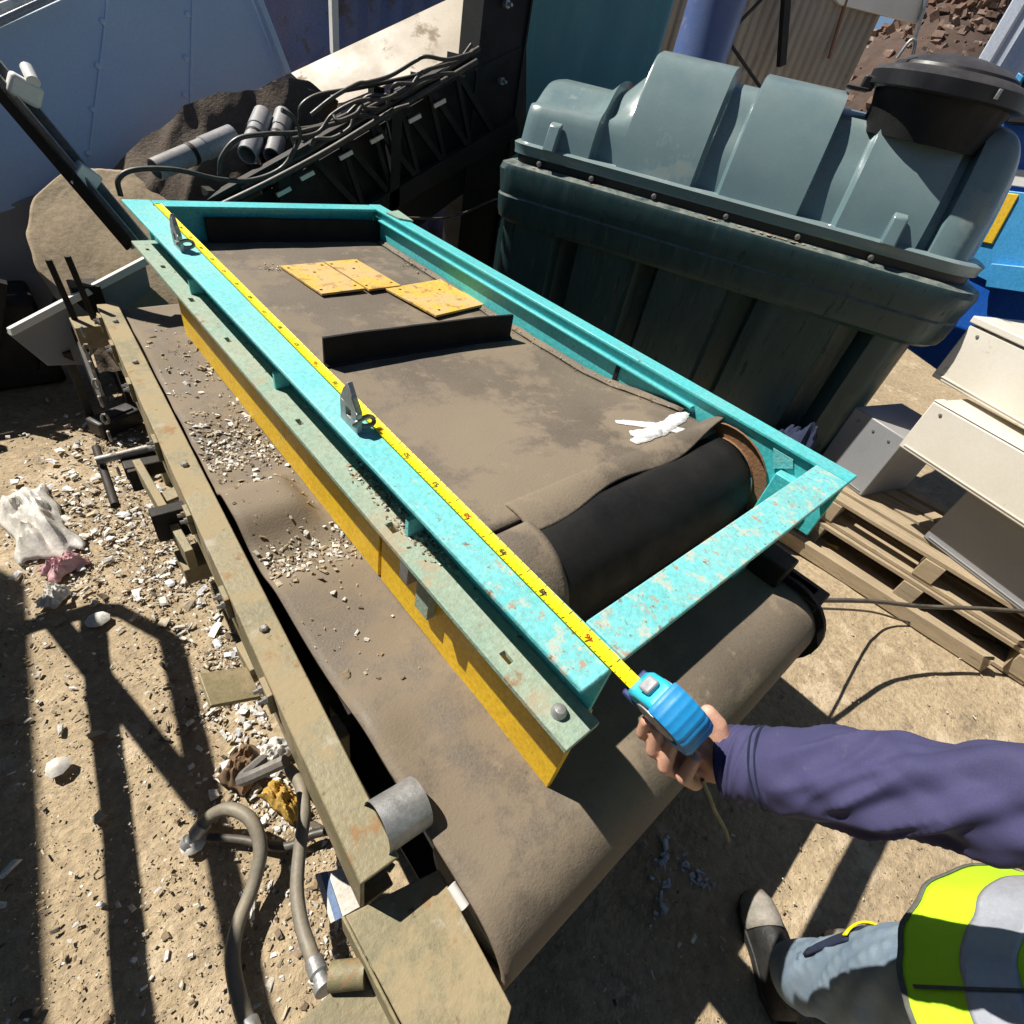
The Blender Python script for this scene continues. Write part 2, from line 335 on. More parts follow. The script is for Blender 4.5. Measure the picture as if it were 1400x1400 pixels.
# lifting lugs on the left flange
for yy in (.853, 1.944):
    q = B(); y = yy
    q.holed((.445, y-.035, F), (0,1,0), (0,0,1), .07, .05, [(.025,.045,.022,.042)], .012)
    q.prism([(.445, y-.035, F+.05), (.445, y+.035, F+.05), (.445, y+.020, F+.078), (.445, y+.003, F+.098), (.445, y-.012, F+.078)], (-.012,0,0))
    lg = q.obj('lifting_lug', 'galv', ms, bevel=.0015)
    B().tube([(.452+.022*math.cos(a), y-.03+.004*math.sin(2*a), F+.012+.010+.010*math.sin(a)) for a in [i*math.pi/8 for i in range(17)]], .005, 8).obj('shackle', 'steel', ms)
# belt: sagging sheet rising onto the end drum, with drum below
YC, ZC, RD = .46, .828, .142
def belt_z(x, y):
    t = max(0, min(1, (1.05-y)/.55)); t = t*t*(3-2*t)
    z = .900 + (.972-.900)*t
    return z + .004*nz(x*3, y*3, 5) + .0025*nz(x*9, y*9, 2) - .008*math.exp(-((y-1.55)/.3)**2)
BX0, BX1 = .512, 1.372
b = B()
def bf(u, v):
    y = 2.43 - u*(2.43-.50); x = BX0+(BX1-BX0)*v
    return (x, y, belt_z(x, y))
b.grid(bf, 90, 40)
bt = b.obj('belt', 'belt', ms, smooth=180, solid=.012); bt['label'] = 'dusty brown rubber belt'
# the upper belt ends in a raised torn lip over the drum
b = B()
def lip(u, v):
    x = BX0+.105+(BX1-BX0-.085)*v
    yv = .548-(.082-.028*v+.012*math.sin(v*11+.5))*u
    k = max(0, (v-.66)/.34)
    z = belt_z(x, max(yv, .5)) + .0055 + .004*math.sin(u*3.1) + .034*k*k*u - .012*u*u*(1-k)
    return (x+.02*k*u, yv, z)
b.grid(lip, 14, 60)
b.obj('torn_lip', 'belt', ms, smooth=180, solid=.009)
b = B()
def wrap(u, v):
    a = math.radians(100-95*u); x = BX0+.002+(.112-.03*u*u)*v
    return (x, YC+(RD+.011)*math.cos(math.pi-a), ZC+(RD+.007)*math.sin(a))
b.grid(wrap, 24, 8).obj('belt_tail', 'belt', ms, smooth=180, solid=.007)
b = B()
def dr(u, v):
    a = math.radians(98 - 300*u); x = BX0+.02+(BX1-BX0-.03)*v
    rr = RD+.004*nz(x*4, a*2, 8)
    return (x, YC-.0+rr*math.cos(math.pi-a)*1.0, ZC+rr*math.sin(a)-.004)
b.grid(dr, 60, 30)
dm = b.obj('belt_over_drum', 'rubber', ms, smooth=180, solid=.008)
B().cyl((BX0+.03, YC, ZC), (BX1-.02, YC, ZC), RD-.012, 36).obj('drum', 'dark', ms)
B().lathe([(.165, 0), (.165, .01), (.125, .01), (.125, 0)], (1.377, YC-.005, ZC+.01), (1,0,0), 40, caps=False).obj('bearing_ring', mat('rust_ring', (.26,.13,.06), (.20,.11,.06), 12, .85, bump=.3), ms, smooth=30)
B().cyl((1.30, YC, ZC), (1.394, YC, ZC), .04, 18).obj('drum_shaft', 'steel', ms)
# far drum
B().cyl((BX0+.02, 2.36, .80), (BX1-.02, 2.36, .80), .085, 28).obj('drum', 'dark', ms)
# magnet block under the belt
B().bb(.56, 1.34, .72, 2.2, .66, .86).obj('magnet_block', 'dark', ms, bevel=.01)
# side sealing strips along the belt (dirt line)
B().grid(lambda u, v: (1.366+.026*v, .62+1.75*u, belt_z(1.37, .62+1.75*u)+.002+.010*v*v+.004*nz(u*30, v*2)), 60, 3).obj('dirt_strip', 'belt', ms, smooth=180, solid=.004)
# cleats across the belt
for (p, q, h) in (((443,497),(696,459),.088), ((285,330),(527,328),.088)):
    zb = .902
    a = P(*p, zb); c = P(*q, zb)
    b = B(); d = (c-a).normalized(); nrm = V((-d.y, d.x, 0))
    pr = []
    n = 14; R = []
    for i in range(n+1):
        t = i/n; o = a.lerp(c, t)+nrm*(.008*math.sin(t*math.pi)); zz = belt_z(o.x, o.y)
        o = V((o.x, o.y, zz-.002))
        R.append([o-nrm*.02, o+nrm*.006-V((0,0,0)), o+nrm*.006+V((0,0,h)), o-nrm*.006+V((0,0,h)), o-nrm*.007+V((0,0,.014)), o-nrm*.02+V((0,0,.008))])
    b.rings(R).obj('cleat', 'rubber', ms, bevel=.002, smooth=30)
# white sprayed X
b = B()
SPZ = [.0008]
def splat(pts, wid):
    SPZ[0] += .0004
    pts = catmull([P(*p, .968) for p in pts], 6); L = []; R_ = []
    for i, p in enumerate(pts):
        d = (pts[min(i+1, len(pts)-1)]-pts[max(i-1,0)]).normalized(); s_ = V((-d.y, d.x, 0)); t = i/(len(pts)-1)
        ww = wid*(.35+.65*math.sin(math.pi*min(1, t*1.05))**.6)*(1+.35*nz(i*.6, wid*50))
        for side, lst in ((1, L), (-1, R_)):
            e = p+s_*ww*side; lst.append(V((e.x, e.y, belt_z(e.x, max(e.y, .5))+SPZ[0]+.0006)))
    b.rings([L, R_], closed=False)
splat([(844,570),(862,573),(885,578),(905,582),(925,588),(940,592),(955,596)], .021)
splat([(866,604),(880,598),(895,591),(908,584),(920,576),(932,568),(940,564)], .026)
splat([(862,590),(878,592),(893,590),(902,586)], .026)
b.obj('paint_mark', 'paint', ms, solid=.0003)

# loose yellow plates lying on the belt
def yplate(cs, label, split=None, z=.904):
    q = [P(*p, z) for p in cs]; c = sum(q, V())/4
    t = thing('yellow_plate', label, 'steel plate', (c.x, c.y, belt_z(c.x, c.y)), 0, None)
    def lerp2(u, v): return (q[0].lerp(q[3], u)).lerp(q[1].lerp(q[2], u), v)
    spans = [(0, split-.01), (split+.01, 1)] if split else [(0, 1)]
    for k, (u0, u1) in enumerate(spans):
        a = lerp2(u0, 0); e = lerp2(u1, 0); f_ = lerp2(u0, 1); eu = (e-a); lu = eu.length; eu.normalize()
        ev = V((0,0,1)).cross(eu); lv = (f_-a).dot(ev); 
        if lv < 0: ev = -ev; lv = -lv; a, eu = a+eu*lu, -eu
        zt = max(belt_z(a.x, a.y), belt_z(c.x, c.y))+.010+.002*k
        a = V((a.x, a.y, zt)); s = .012
        hs = [(lu*.08, lu*.08+s, lv*.08, lv*.08+s), (lu*.86, lu*.86+s, lv*.08, lv*.08+s), (lu*.08, lu*.08+s, lv*.86, lv*.86+s), (lu*.86, lu*.86+s, lv*.86, lv*.86+s), (lu*.47, lu*.47+s, lv*.3, lv*.3+s)]
        o = B().holed(a, eu, ev, lu, lv, hs, .008); 
        o.obj('plate_leaf', 'ypl', t, bevel=.001)
    return t, q
yplate([(383,366),(413,408),(524,398),(487,357)], 'flat yellow steel plate of two leaves, farther from the black cleat', .55)
yp2, q = yplate([(527,396),(566,440),(668,410),(625,379)], 'rust stained yellow plate lying on the belt just behind the black cleat', None)
c = sum(q, V())/4

# ================================================================== olive conveyor underneath
oc = thing('belt_conveyor', 'olive green belt conveyor frame with wide dusty rubber belt, underneath the turquoise frame', 'conveyor', (.8, 1.2, 0))
ZB = .60
A0 = P(520, 1190, .62); A1 = P(146, 415, .62)
A0 = V((A0.x, A0.y, .62)); A1 = V((A1.x, A1.y, .62)); da = (A1-A0).normalized()
lat = V((-da.y, da.x, 0))   # to the left
B().prof(A0, A1, [(-.035,0),(.035,0),(.035,-.008),(-.027,-.008),(-.027,-.15),(.03,-.15),(.03,-.158),(-.035,-.158)]).obj('side_rail', 'olive', oc, bevel=.003)
B().prof(A0+V((0,0,-.158)), A1+V((0,0,-.158)), [(-.02,0),(-.012,0),(-.012,-.1),(-.02,-.1)]).obj('skirt_plate', 'olive', oc, bevel=.002)
# belt sheet with bulges, then round the near drum
YD, ZD, RDm = .105, .468, .132
def lz(x, y):
    z = ZB
    z += .014*math.sin((y-.18)*2*math.pi/.62)*math.exp(-((x-.3)/.22)**2)*(1 if y > .3 else 0)
    z += .012*math.exp(-((x-.27)/.05)**2-((y-.47)/.09)**2) - .016*math.exp(-((x-.33)/.06)**2-((y-.36)/.07)**2)
    fx_ = max(0, min(1, (.468-x)/.07))
    z += .06*fx_*fx_*(3-2*fx_)*math.exp(-((y-1.17)/.11)**4) - .03*math.exp(-((y-1.50)/.10)**2)*math.exp(-((x-.35)/.2)**2) - .03*math.exp(-((y-.96)/.06)**2)*math.exp(-((x-.35)/.2)**2)
    return z+.003*nz(x*6, y*6, 4)
b = B()
def lowx(y, v):
    xl = .245 + max(0, (A0.x+(A1.x-A0.x)*(y-A0.y)/(A1.y-A0.y))+.035-.235)
    return xl+(1.50-xl)*v
def lowb(u, v):
    if u < .75:
        t = u/.75; y = 2.60+(YD-2.60)*t; x = lowx(y, v)
        return (x, y, lz(x, y)*1.0 if y > .35 else lz(x, .35)+(ZB-lz(x, .35))*(.35-y)/(.35-YD))
    a = math.pi/2*(1-(u-.75)/.25*2.1); x = lowx(YD, v)
    return (x, YD-RDm*math.cos(a), ZD+RDm*math.sin(a))
b.grid(lowb, 320, 60)
lbt = b.obj('belt', 'belt', oc, smooth=180, solid=.012); lbt['label'] = 'wide dusty rubber belt wrapping over the near drum'
B().cyl((.27, YD, ZD), (1.49, YD, ZD), RDm-.015, 36).obj('drum', 'dark', oc)
B().grid(lambda u, v: (lowx(1, v), -.02+2.6*u, .325+.02*math.sin(u*12)), 40, 10).obj('return_belt', 'rubber', oc, smooth=180, solid=.012)
B().prof((1.545, .05, .60), (1.545, 2.6, .60), [(-.035,0),(.035,0),(.035,-.2),(.027,-.2),(.027,-.008),(-.035,-.008)]).obj('side_rail', 'dark', oc, bevel=.003)
B().lathe([(.155,0),(.155,.018),(.05,.018),(.05,.06)], (1.503, YD, ZD), (1,0,0), 30).obj('end_disc', 'rubber', oc, smooth=30)
B().bb(1.50, 1.60, .02, .26, .53, .60).obj('bearing_block', 'dark', oc, bevel=.006)
B().bb(1.44, 1.53, .14, .30, .60, .68).obj('bearing_block', 'dark', oc, bevel=.006)
for (x, y) in ((.22, .55), (.27, 2.2), (1.54, .55), (1.54, 2.2)):
    B().bb(x-.03, x+.03, y-.03, y+.03, -.01, .47).obj('leg', 'olive', oc, bevel=.003)
for y in (.6, 1.3, 2.0):
    B().bar((.25, y, .42), (1.52, y, .42), .06, .06).obj('cross_member', 'dark', oc, bevel=.003)
# near bearing end of the left rail: wedge plate, hub tube and flat guard
def lo(s, t, z): p = A0+da*s+lat*t; return V((p.x, p.y, z))
h0 = P(520, 1110, .62); h1 = P(575, 1165, .60)
B().lathe([(.046,-.01),(.046,.075),(.040,.075),(.040,.0)], P(522,1128,.625), tuple(-lat+V((0,0,-.12))), 28, caps=False).obj('bearing_hub', 'galv', oc, smooth=30)
# guard box in the near left corner
gq = [P(*p, .52) for p in ((472,1252),(600,1188),(700,1376),(690,1420),(560,1420))]
B().prism(gq, (0,0,-.007)).obj('guard_plate', 'olive', oc, bevel=.002)
gl = [P(*p, .505) for p in ((478,1262),(500,1255),(590,1425),(560,1425))]
B().prism([P(472,1252,.512), P(560,1425,.512), P(560,1425,.512)+V((0,0,-.10)), P(472,1252,.512)+V((0,0,-.10))], (-.006,.004,0)).obj('guard_side', 'olive', oc, bevel=.002)
B().prism([P(*p, .42) for p in ((395,1410),(470,1340),(520,1325),(590,1440),(400,1440))], (0,0,-.01)).obj('guard_foot', 'olive', oc, bevel=.002)
B().cyl(P(452,1335,.43), P(500,1330,.44), .022, 16).obj('pipe_stub', 'olive', oc)
B().cyl(P(617,1210,.56), P(636,1240,.55), .009, 12).obj('white_pin', 'white', oc)
# adjuster bracket on the left side of the rail
def pxo(x, y, z): return P(x, y, z)
br = [(P(190,640,.47), P(262,765,.47)), (P(262,650,.47), P(305,735,.47))]
for a, c in br:
    B().bar(a, c, .022, .07).obj('bracket_plate', 'olive', oc, bevel=.002)
B().bar(P(222,682,.475), P(275,660,.475), .05, .012).obj('bracket_plate', 'olive', oc, bevel=.002)
for k, (p, q2) in enumerate((((228,690),(290,672)), ((240,722),(300,700)))):
    B().cyl(P(*p, .465), P(*q2, .465), .008, 10).obj('tie_rod', 'galv', oc)
B().bb(*(lambda a: (a.x-.04, a.x+.015, a.y-.05, a.y+.03))(P(192,640,.45)), .40, .48).obj('bracket_block', 'dark', oc, bevel=.004)
B().bar(P(235,700,.38), P(268,775,.30), .012, .03).obj('bracket_strap', 'dark', oc, bevel=.002)
# end fittings at the far end of the rail
B().bb(*(lambda a: (a.x-.10, a.x+.02, a.y-.06, a.y+.05))(P(140,440,.55)), .47, .56).obj('end_block', 'olive', oc, bevel=.004)
B().bb(*(lambda a: (a.x-.05, a.x+.05, a.y-.05, a.y+.05))(P(118,400,.6)), .50, .64).obj('end_block', 'dark', oc, bevel=.004)
for px_ in ((66,355),(92,350)):
    a = P(px_[0]+38, 440, .55); t = PY(px_[0], px_[1], a.y)
    B().tube([a, t], .011, 8).obj('stud', 'dark', oc)
B().tube([P(100,440,.5), P(115,480,.46), P(128,515,.42), P(140,545,.38)], .016, 8, 4).obj('chain', 'dark', oc)
for (x, y, z) in ((400,960,.42), (350,890,.36), (262,760,.40)):
    a = P(x, y, z); B().bb(a.x-.035, a.x+.06, a.y-.05, a.y+.05, z-.06, z).obj('rail_bracket', 'olive', oc, bevel=.003)

def rl(s_, t_, z): p = A0+da*s_+lat*t_; return V((p.x, p.y, z))
RZ = math.atan2(da.y, da.x)-math.pi/2; RM = Matrix.Rotation(RZ, 3, 'Z')
for s_ in (.42, .70, 1.02, 1.38, 1.75, 2.05, 2.3):
    B().box(rl(s_, .041, .575), (.012, .05, .07), RM).obj('clamp_plate', 'olive', oc, bevel=.002)
    for d_ in (-.014, .014):
        B().lathe([(.009,0),(.009,.008),(.005,.008),(.005,.018)], rl(s_+d_, .046, .585), tuple(lat), 6).obj('bolt', 'steel', oc, smooth=30)
for s_ in (.55, 1.20, 1.85, 2.2):
    B().lathe([(.010,0),(.010,.007),(.006,.010)], rl(s_, 0, .62), (0,0,1), 6).obj('bolt', 'steel', oc, smooth=30)
B().box(rl(1.12, .075, .50), (.09, .04, .10), RM).obj('clamp_block', 'dark', oc, bevel=.004)
B().box(rl(1.48, .085, .46), (.11, .09, .05), RM).obj('clamp_block', 'dark', oc, bevel=.006)
B().cyl(rl(1.50, .04, .50), rl(1.50, .20, .49), .014, 12).obj('adjuster_rod', 'steel', oc)
B().cyl(rl(1.30, .19, .46), rl(1.62, .19, .46), .012, 12).obj('adjuster_rod', 'dark', oc)
for k in range(9):      # old chain hanging at the far end
    c_ = rl(2.18-.05*k, .11+.006*k, .60-.045*k)
    B().tube([c_+V((.010*math.cos(q_)*(k % 2), .012*math.cos(q_)*(1-k % 2), .020*math.sin(q_))) for q_ in [i_*math.pi/5 for i_ in range(11)]], .005, 6).obj('chain_link', 'steel', oc)
B().tube([rl(.33,.05,.45), rl(.36,.12,.40), rl(.40,.13,.33), rl(.44,.08,.28)], .014, 8, 5).obj('bent_rod', 'steel', oc)
B().box(rl(.62, .09, .36), (.12, .10, .012), RM @ Matrix.Rotation(.5, 3, 'Y')).obj('bent_plate', 'olive', oc, bevel=.002)

# ================================================================== oil tank (local frame: x along it away from us, y towards us)
TK = thing('oil_tank', 'big dark green ribbed plastic tank with black round lid, beside the turquoise frame', 'tank', (2.98, .50, 0), math.atan2(.90, -.435))
TL, TW = 2.06, 1.02
def tpart(b, name, mt, parent=TK, **k): return b.obj(name, mt, parent, world=False, **k)
def topz(u):      # the far end of the lid steps down
    return 1.81 if u < 1.52 else 1.81-.19*min(1, (u-1.52)/.2)
ribs = [(-.30, .10), (.15, .50), (.66, 1.03), (1.15, 1.53), (1.66, 2.04)]
def ribh(u):
    h = 0
    for a, c in ribs:
        e = .010
        h = max(h, min(1, max(0, (u-a)/e+.5))*min(1, max(0, (c-u)/e+.5)))
    return h
def ush(u, t):     # upper shell: t 0 front seam .. 1 back seam, sloping front, rounded shoulder, flat top
    r = -.055*(1-ribh(u)); H = topz(u)+r; z0 = 1.345
    yf = -.055+r; ys = -.25+r*.6; yb = -TW+.055-r; yt = -TW+.25-r*.6
    ctrl = [(yf, z0), (yf-.055, z0+.16), (yf-.13, z0+(H-z0)*.66), (ys-.03, H-.035), (ys-.12, H), (-TW/2, H+.012), (yt+.12, H), (yt+.03, H-.035), (yb+.13, z0+(H-z0)*.66), (yb+.055, z0+.16), (yb, z0)]
    k = t*(len(ctrl)-1); i = min(int(k), len(ctrl)-2); f_ = k-i
    g = lambda j: ctrl[max(0, min(len(ctrl)-1, j))]
    o_ = []
    for c_ in (0, 1):
        a_, b_, c2, d_ = g(i-1)[c_], g(i)[c_], g(i+1)[c_], g(i+2)[c_]
        o_.append(.5*((2*b_)+(c2-a_)*f_+(2*a_-5*b_+4*c2-d_)*f_*f_+(3*b_-a_-3*c2+d_)*f_**3))
    end2 = max(0, (u-1.98)/.06); kk = (1 if u > .02 else math.sqrt(max(.05, 1-((u-.02)/.175)**2)))*(1-.05*end2**2)
    return (u, -TW/2+(o_[0]+TW/2)*kk, z0+(o_[1]-z0)*kk)
us = [-.15]
while us[-1] < 2.04:
    u = us[-1]; near = min(abs(u-e) for r_ in ribs for e in r_); us.append(u+(.006 if near < .03 else .012 if u < 0 else .03))
b = B()
b.rings([[ush(u, t/40) for t in range(41)] for u in us], closed=False)
for u in (us[0], us[-1]):
    n = len(b.v); b.v += [V(ush(u, t/40)) for t in range(41)]; b.f.append([n+i for i in range(41)])
up = tpart(b, 'upper_shell', 'tank', smooth=35)
# seam flanges all round
def rrect(x0, x1, y0, y1, r0, n=8, rn=.20):
    o = []
    for cx, cy, a0, r in ((x1-r0,y1-r0,0,r0),(x0+rn,y1-rn,90,rn),(x0+rn,y0+rn,180,rn),(x1-r0,y0+r0,270,r0)):
        for i in range(n+1):
            a = math.radians(a0+90*i/n); o.append((cx+r*math.cos(a), cy+r*math.sin(a)))
    return o
def slab(prof):   # list of (outset, z)
    b = B(); b.rings([[V((x, y, z)) for x, y in rrect(-.20-o, TL+.05+o, -TW-o, o, .10)] for o, z in prof]); return b
tpart(slab([(-.035,1.31),(-.035,1.325),(-.03,1.352),(-.045,1.362)]), 'upper_flange', 'tank', smooth=30)
tpart(slab([(-.06,1.275),(-.052,1.275),(-.052,1.309),(-.06,1.309)]), 'seam_groove', 'lid', smooth=30)
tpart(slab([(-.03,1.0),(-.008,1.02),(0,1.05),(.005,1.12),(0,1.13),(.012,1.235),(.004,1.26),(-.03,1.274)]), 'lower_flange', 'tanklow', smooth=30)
# grime stuck in the seam
for k in range(40):
    u = random.uniform(.1, TL-.1) if k > 25 else random.gauss(.72, .10)
    tpart(B().lathe([(.002,0),(random.uniform(.004,.016),.002),(.001,random.uniform(.003,.007))], (u, -.02+random.uniform(-.012,.008), 1.268), n=random.choice((5,6,7))), 'dirt_crumb', 'sand', smooth=0)
for u in (.30, .62, .95, 1.30, 1.62, 1.9):
    tpart(B().lathe([(.012,0),(.012,.01),(.006,.013)], (u, -.035, 1.291), (0,1,0), 8), 'seam_bolt', 'steel', smooth=30)
# lower shell with vertical ribs
lribs = [(-.3,.14),(.26,.66),(.80,1.18),(1.30,1.62),(1.74,2.06)]
def lsh(u, z, side):
    h = 0
    for a, c in lribs: h = max(h, min(1, max(0, (u-a)/.02+.5))*min(1, max(0, (c-u)/.02+.5)))
    k = max(0, (.45-z)/.45)
    y = -.045-.10*(1-h)-.16*k*k-.05*(1-z)
    if u < .02: y = -TW/2+(y+TW/2)*math.sqrt(max(.05, 1-((u-.02)/.16)**2))
    return (u, y if side else -TW-y, z)
lus = [-.11]
while lus[-1] < 2.06:
    u = lus[-1]; near = min(abs(u-e) for r_ in lribs for e in r_); lus.append(u+(.007 if near < .03 else .015 if u < .02 else .04))
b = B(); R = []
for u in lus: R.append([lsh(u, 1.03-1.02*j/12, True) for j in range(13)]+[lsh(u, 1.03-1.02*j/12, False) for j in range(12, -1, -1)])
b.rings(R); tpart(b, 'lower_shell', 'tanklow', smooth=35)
# lifting ears at the seam
for u in (.27, 1.86):
    b = B().prism([(u-.03,-.075,1.35),(u-.03,.0,1.35),(u-.03,-.045,1.455),(u-.03,-.085,1.47)], (.06,0,0))
    tpart(b, 'lifting_ear', 'tank', bevel=.008)
# manway with lid
lc = (.31, -.40)
tpart(B().lathe([(.25,1.70),(.25,1.80),(.262,1.84),(.262,1.86)], (*lc, 0), n=48), 'neck', 'rubber', smooth=35)
tpart(B().lathe([(.295,1.852),(.305,1.858),(.305,1.905),(.285,1.922),(.24,1.935),(.235,1.945),(.18,1.972),(.10,1.988),(.001,1.992)], (*lc, 0), n=56), 'lid', 'lid', smooth=35)
tpart(B().box((lc[0]+.30, lc[1]+.02, 1.855), (.05,.07,.05)), 'hinge', 'lid', bevel=.006)
tpart(B().box((lc[0]+.335, lc[1]+.02, 1.832), (.09,.09,.012)), 'hinge', 'lid', bevel=.003)
tpart(B().tube([(lc[0]+.20,lc[1]+.12,1.96),(lc[0]+.215,lc[1]+.12,1.995),(lc[0]+.235,lc[1]+.12,1.995),(lc[0]+.25,lc[1]+.12,1.94)], .006, 8, 4), 'hasp', 'galv')
tpart(B().box((lc[0]-.12, lc[1]+.30, 1.885), (.012,.012,.03)), 'hasp', 'galv', bevel=.001)
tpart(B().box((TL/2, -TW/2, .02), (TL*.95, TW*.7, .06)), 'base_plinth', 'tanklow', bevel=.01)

# ------------------------------------------------------------------ tall plastic tanks behind it
def vert_box(name, label, cat, cx, cy, rz, sx, sy, h, mt, ribs=0):
    t = thing(name, label, cat, (cx, cy, 0), rz)
    B().box((0,0,h/2), (sx, sy, h)).obj('body', mt, t, world=False, bevel=.05, seg=4)
    for i in range(ribs):
        B().box((-sx/2+.05+i*.07, -sy/2-.012, h/2), (.025, .03, h*.96)).obj('rib', mt, t, world=False, bevel=.008)
    return t
tt = vert_box('tall_tank', 'tall dark teal plastic tank standing behind the ribbed green tank', 'tank', 3.62, 3.66, math.radians(-38), 1.25, .8, 3.0, 'teal', 3)
DC = PY(962, 60, 4.2)
t = thing('steel_drum', 'dark blue steel drum upright between teal tank and beige wall', 'drum', (DC.x, DC.y, 0))
b = B(); b.lathe([(.28,0),(.29,.03),(.28,.06),(.28,.9),(.295,.93),(.28,.96),(.28,1.8),(.295,1.83),(.28,1.86),(.28,2.9),(.29,2.94),(.27,2.95)], (DC.x,DC.y,0), n=40).obj('drum_shell', 'drumblue', t, smooth=35)
B().lathe([(.265,2.945),(.265,2.955),(.24,2.956)], (DC.x,DC.y,0), n=40).obj('drum_head', 'drumblue', t)

# ================================================================== cabinets, pallet and blue machine on the right
def frame_box(c, a, L, Wd, z0, z1):   # c = near top left corner on the ground plan, a = unit direction of its long face, n to the right
    n = V((-a.y, a.x, 0));  return [c, c+a*L, c+a*L+n*Wd, c+n*Wd], n
def cabinet(name, label, c, a, L, Wd, z0, z1, mt, lidgap=True):
    c = V(c); a = V(a).normalized(); q, n = frame_box(c, a, L, Wd, z0, z1)
    t = thing(name, label, 'cabinet', ((q[0]+q[2])/2).to_tuple()[:2]+(z0,))
    z = lambda p, k: V((p.x, p.y, k))
    zl = z1-.03 if lidgap else z1
    B().hexa([z(p, z0) for p in q], [z(p, zl-.006 if lidgap else zl) for p in q]).obj('case', mt, t, bevel=.006)
    if lidgap:
        o = .008; q2 = [q[0]-a*o-n*o, q[1]+a*o-n*o, q[2]+a*o+n*o, q[3]-a*o+n*o]
        B().hexa([z(p, zl) for p in q2], [z(p, z1) for p in q2]).obj('lid', mt, t, bevel=.005)
    zf = lambda s_, k, o=.0: V((q[0].x, q[0].y, k))+a*s_-n*o      # point on the front face
    B().bar(zf(.02, z0+.02, .001), zf(L-.02, z0+.02, .001), .006, .006).obj('fold', mt, t, bevel=.001)
    for s_ in (.06, L*.5, L-.06):
        B().lathe([(.007,0),(.007,.004),(.004,.005)], zf(s_, (z0+zl)/2+(zl-z0)*.36, 0), tuple(-n), 8).obj('screw', 'steel', t, smooth=30)
    return t, q, a, n
aC = V((-.30,-.95,0)).normalized()
cabinet('electrical_cabinet', 'cream metal cabinet with a lid, topmost of the stack beside the blue machine', (3.10,.33,0), (-.40,-.92,0), .9, .48, .905, 1.19, 'cream')
t, q, a, n = cabinet('electrical_cabinet', 'long cream metal cabinet lying across the grey boxes on the pallet', (2.845,.235,0), aC, 1.0, .27, .645, .88, 'cream', False)
B().prism([V((q[0].x,q[0].y,.882)), V((q[1].x,q[1].y,.882)), V((q[1].x,q[1].y,.882))+n*.07, V((q[0].x,q[0].y,.882))+n*.07], (0,0,.006)).obj('lid_rim', 'cream', t, bevel=.002)
cabinet('switch_box', 'grey steel box end sticking out from under the long cream cabinet', (3.06,.52,0), aC, .30, .40, .288, .645, 'greyp', False)
cabinet('switch_box', 'grey steel box under the long cream cabinet, behind the clamp', (2.93,-.09,0), aC, .8, .35, .288, .643, 'greyp', False)
# pallet: boards run away from us along y
for zi, (z0, lab) in enumerate(((0, 'lower weathered wooden pallet of the stack under the cabinets'), (.144, 'upper weathered wooden pallet carrying the cream and grey cabinets'))):
    pt = thing('wooden_pallet', lab, 'pallet', (3.1, -.1, z0))
    for k, (x, w_) in enumerate(((2.83,.085),(2.955,.095),(3.08,.09),(3.20,.09),(3.33,.09))):
        B().box((x+.02*zi, .40-.02*k-.6, z0+.133), (w_, 1.15, .02), Matrix.Rotation(random.uniform(-.012,.012), 3, 'Z')).obj('board', 'wood', pt, bevel=.002)
    for y in (.30, -.2, -.70):
        B().box((3.08+.02*zi, y, z0+.0715), (.60, .09, .10)).obj('bearer', 'wood', pt, bevel=.003)
    for x in (2.83, 3.08, 3.33):
        B().box((x+.02*zi, -.2, z0+.011), (.09, 1.1, .019)).obj('bottom_board', 'wood', pt, bevel=.002)
B().box((2.68, -.10, .04), (.045, 1.0, .075), Matrix.Rotation(.05, 3, 'Z')).obj('wooden_batten', 'wood', None, bevel=.003)
tag(bpy.data.objects['wooden_batten'], 'loose wooden batten lying on the ground along the pallet edge', 'batten')
cl = thing('pipe_clamp', 'small white clamp screwed on the pallet edge below the grey box', 'clamp', tuple(P(1322,760,.288)))
c = P(1322,760,.288); B().box(c+V((0,0,.012)), (.03,.09,.02), Matrix.Rotation(.3,3,'Z')).obj('clamp_body', 'white', cl, bevel=.004)
B().lathe([(.008,0),(.008,.012),(.004,.014)], c+V((0,.02,.022)), n=8).obj('screw', 'steel', cl)
# blue machine
bmx = thing('blue_machine', 'bright blue machine with white stripe and yellow panel behind the tank end', 'machine', (4.55, .35, 0))
def quadplate(name, pts, pl, th, mt, parent, bevel=.004):
    p0, nn = pl; return B().prism([PP(x, y, p0, nn) for x, y in pts], V(nn).normalized()*th).obj(name, mt, parent, bevel=bevel)
fn = V((-1, .12, 0)); f0 = V((4.0, .55, 0))
def face(off): return (f0+fn.normalized()*off, fn)
quadplate('body', [(1230,470),(1330,170),(1420,110),(1460,300),(1460,520),(1300,520)], face(0), -.55, 'blue', bmx, .01)
quadplate('white_stripe', [(1355,228),(1440,236),(1440,262),(1352,250)], face(.003), .012, 'white', bmx)
quadplate('light_panel', [(1340,256),(1440,268),(1440,330),(1372,395),(1325,372)], face(.003), .015, 'lblue', bmx)
quadplate('yellow_panel', [(1364,262),(1394,266),(1357,334),(1338,330)], face(.019), .01, 'ylab', bmx)
quadplate('light_rail', [(1358,360),(1440,368),(1440,405),(1350,392)], face(.019), .04, 'lblue', bmx)
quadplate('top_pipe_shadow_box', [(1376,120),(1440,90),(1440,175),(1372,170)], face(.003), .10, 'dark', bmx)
quadplate('hand_rail', [(1348,178),(1395,100),(1402,106),(1356,184)], face(.10), .03, 'lblue', bmx)
bpy.data.objects['top_pipe_shadow_box'].name = 'pipe_shadow_box'  # dark box put in for the shadow at the top pipe

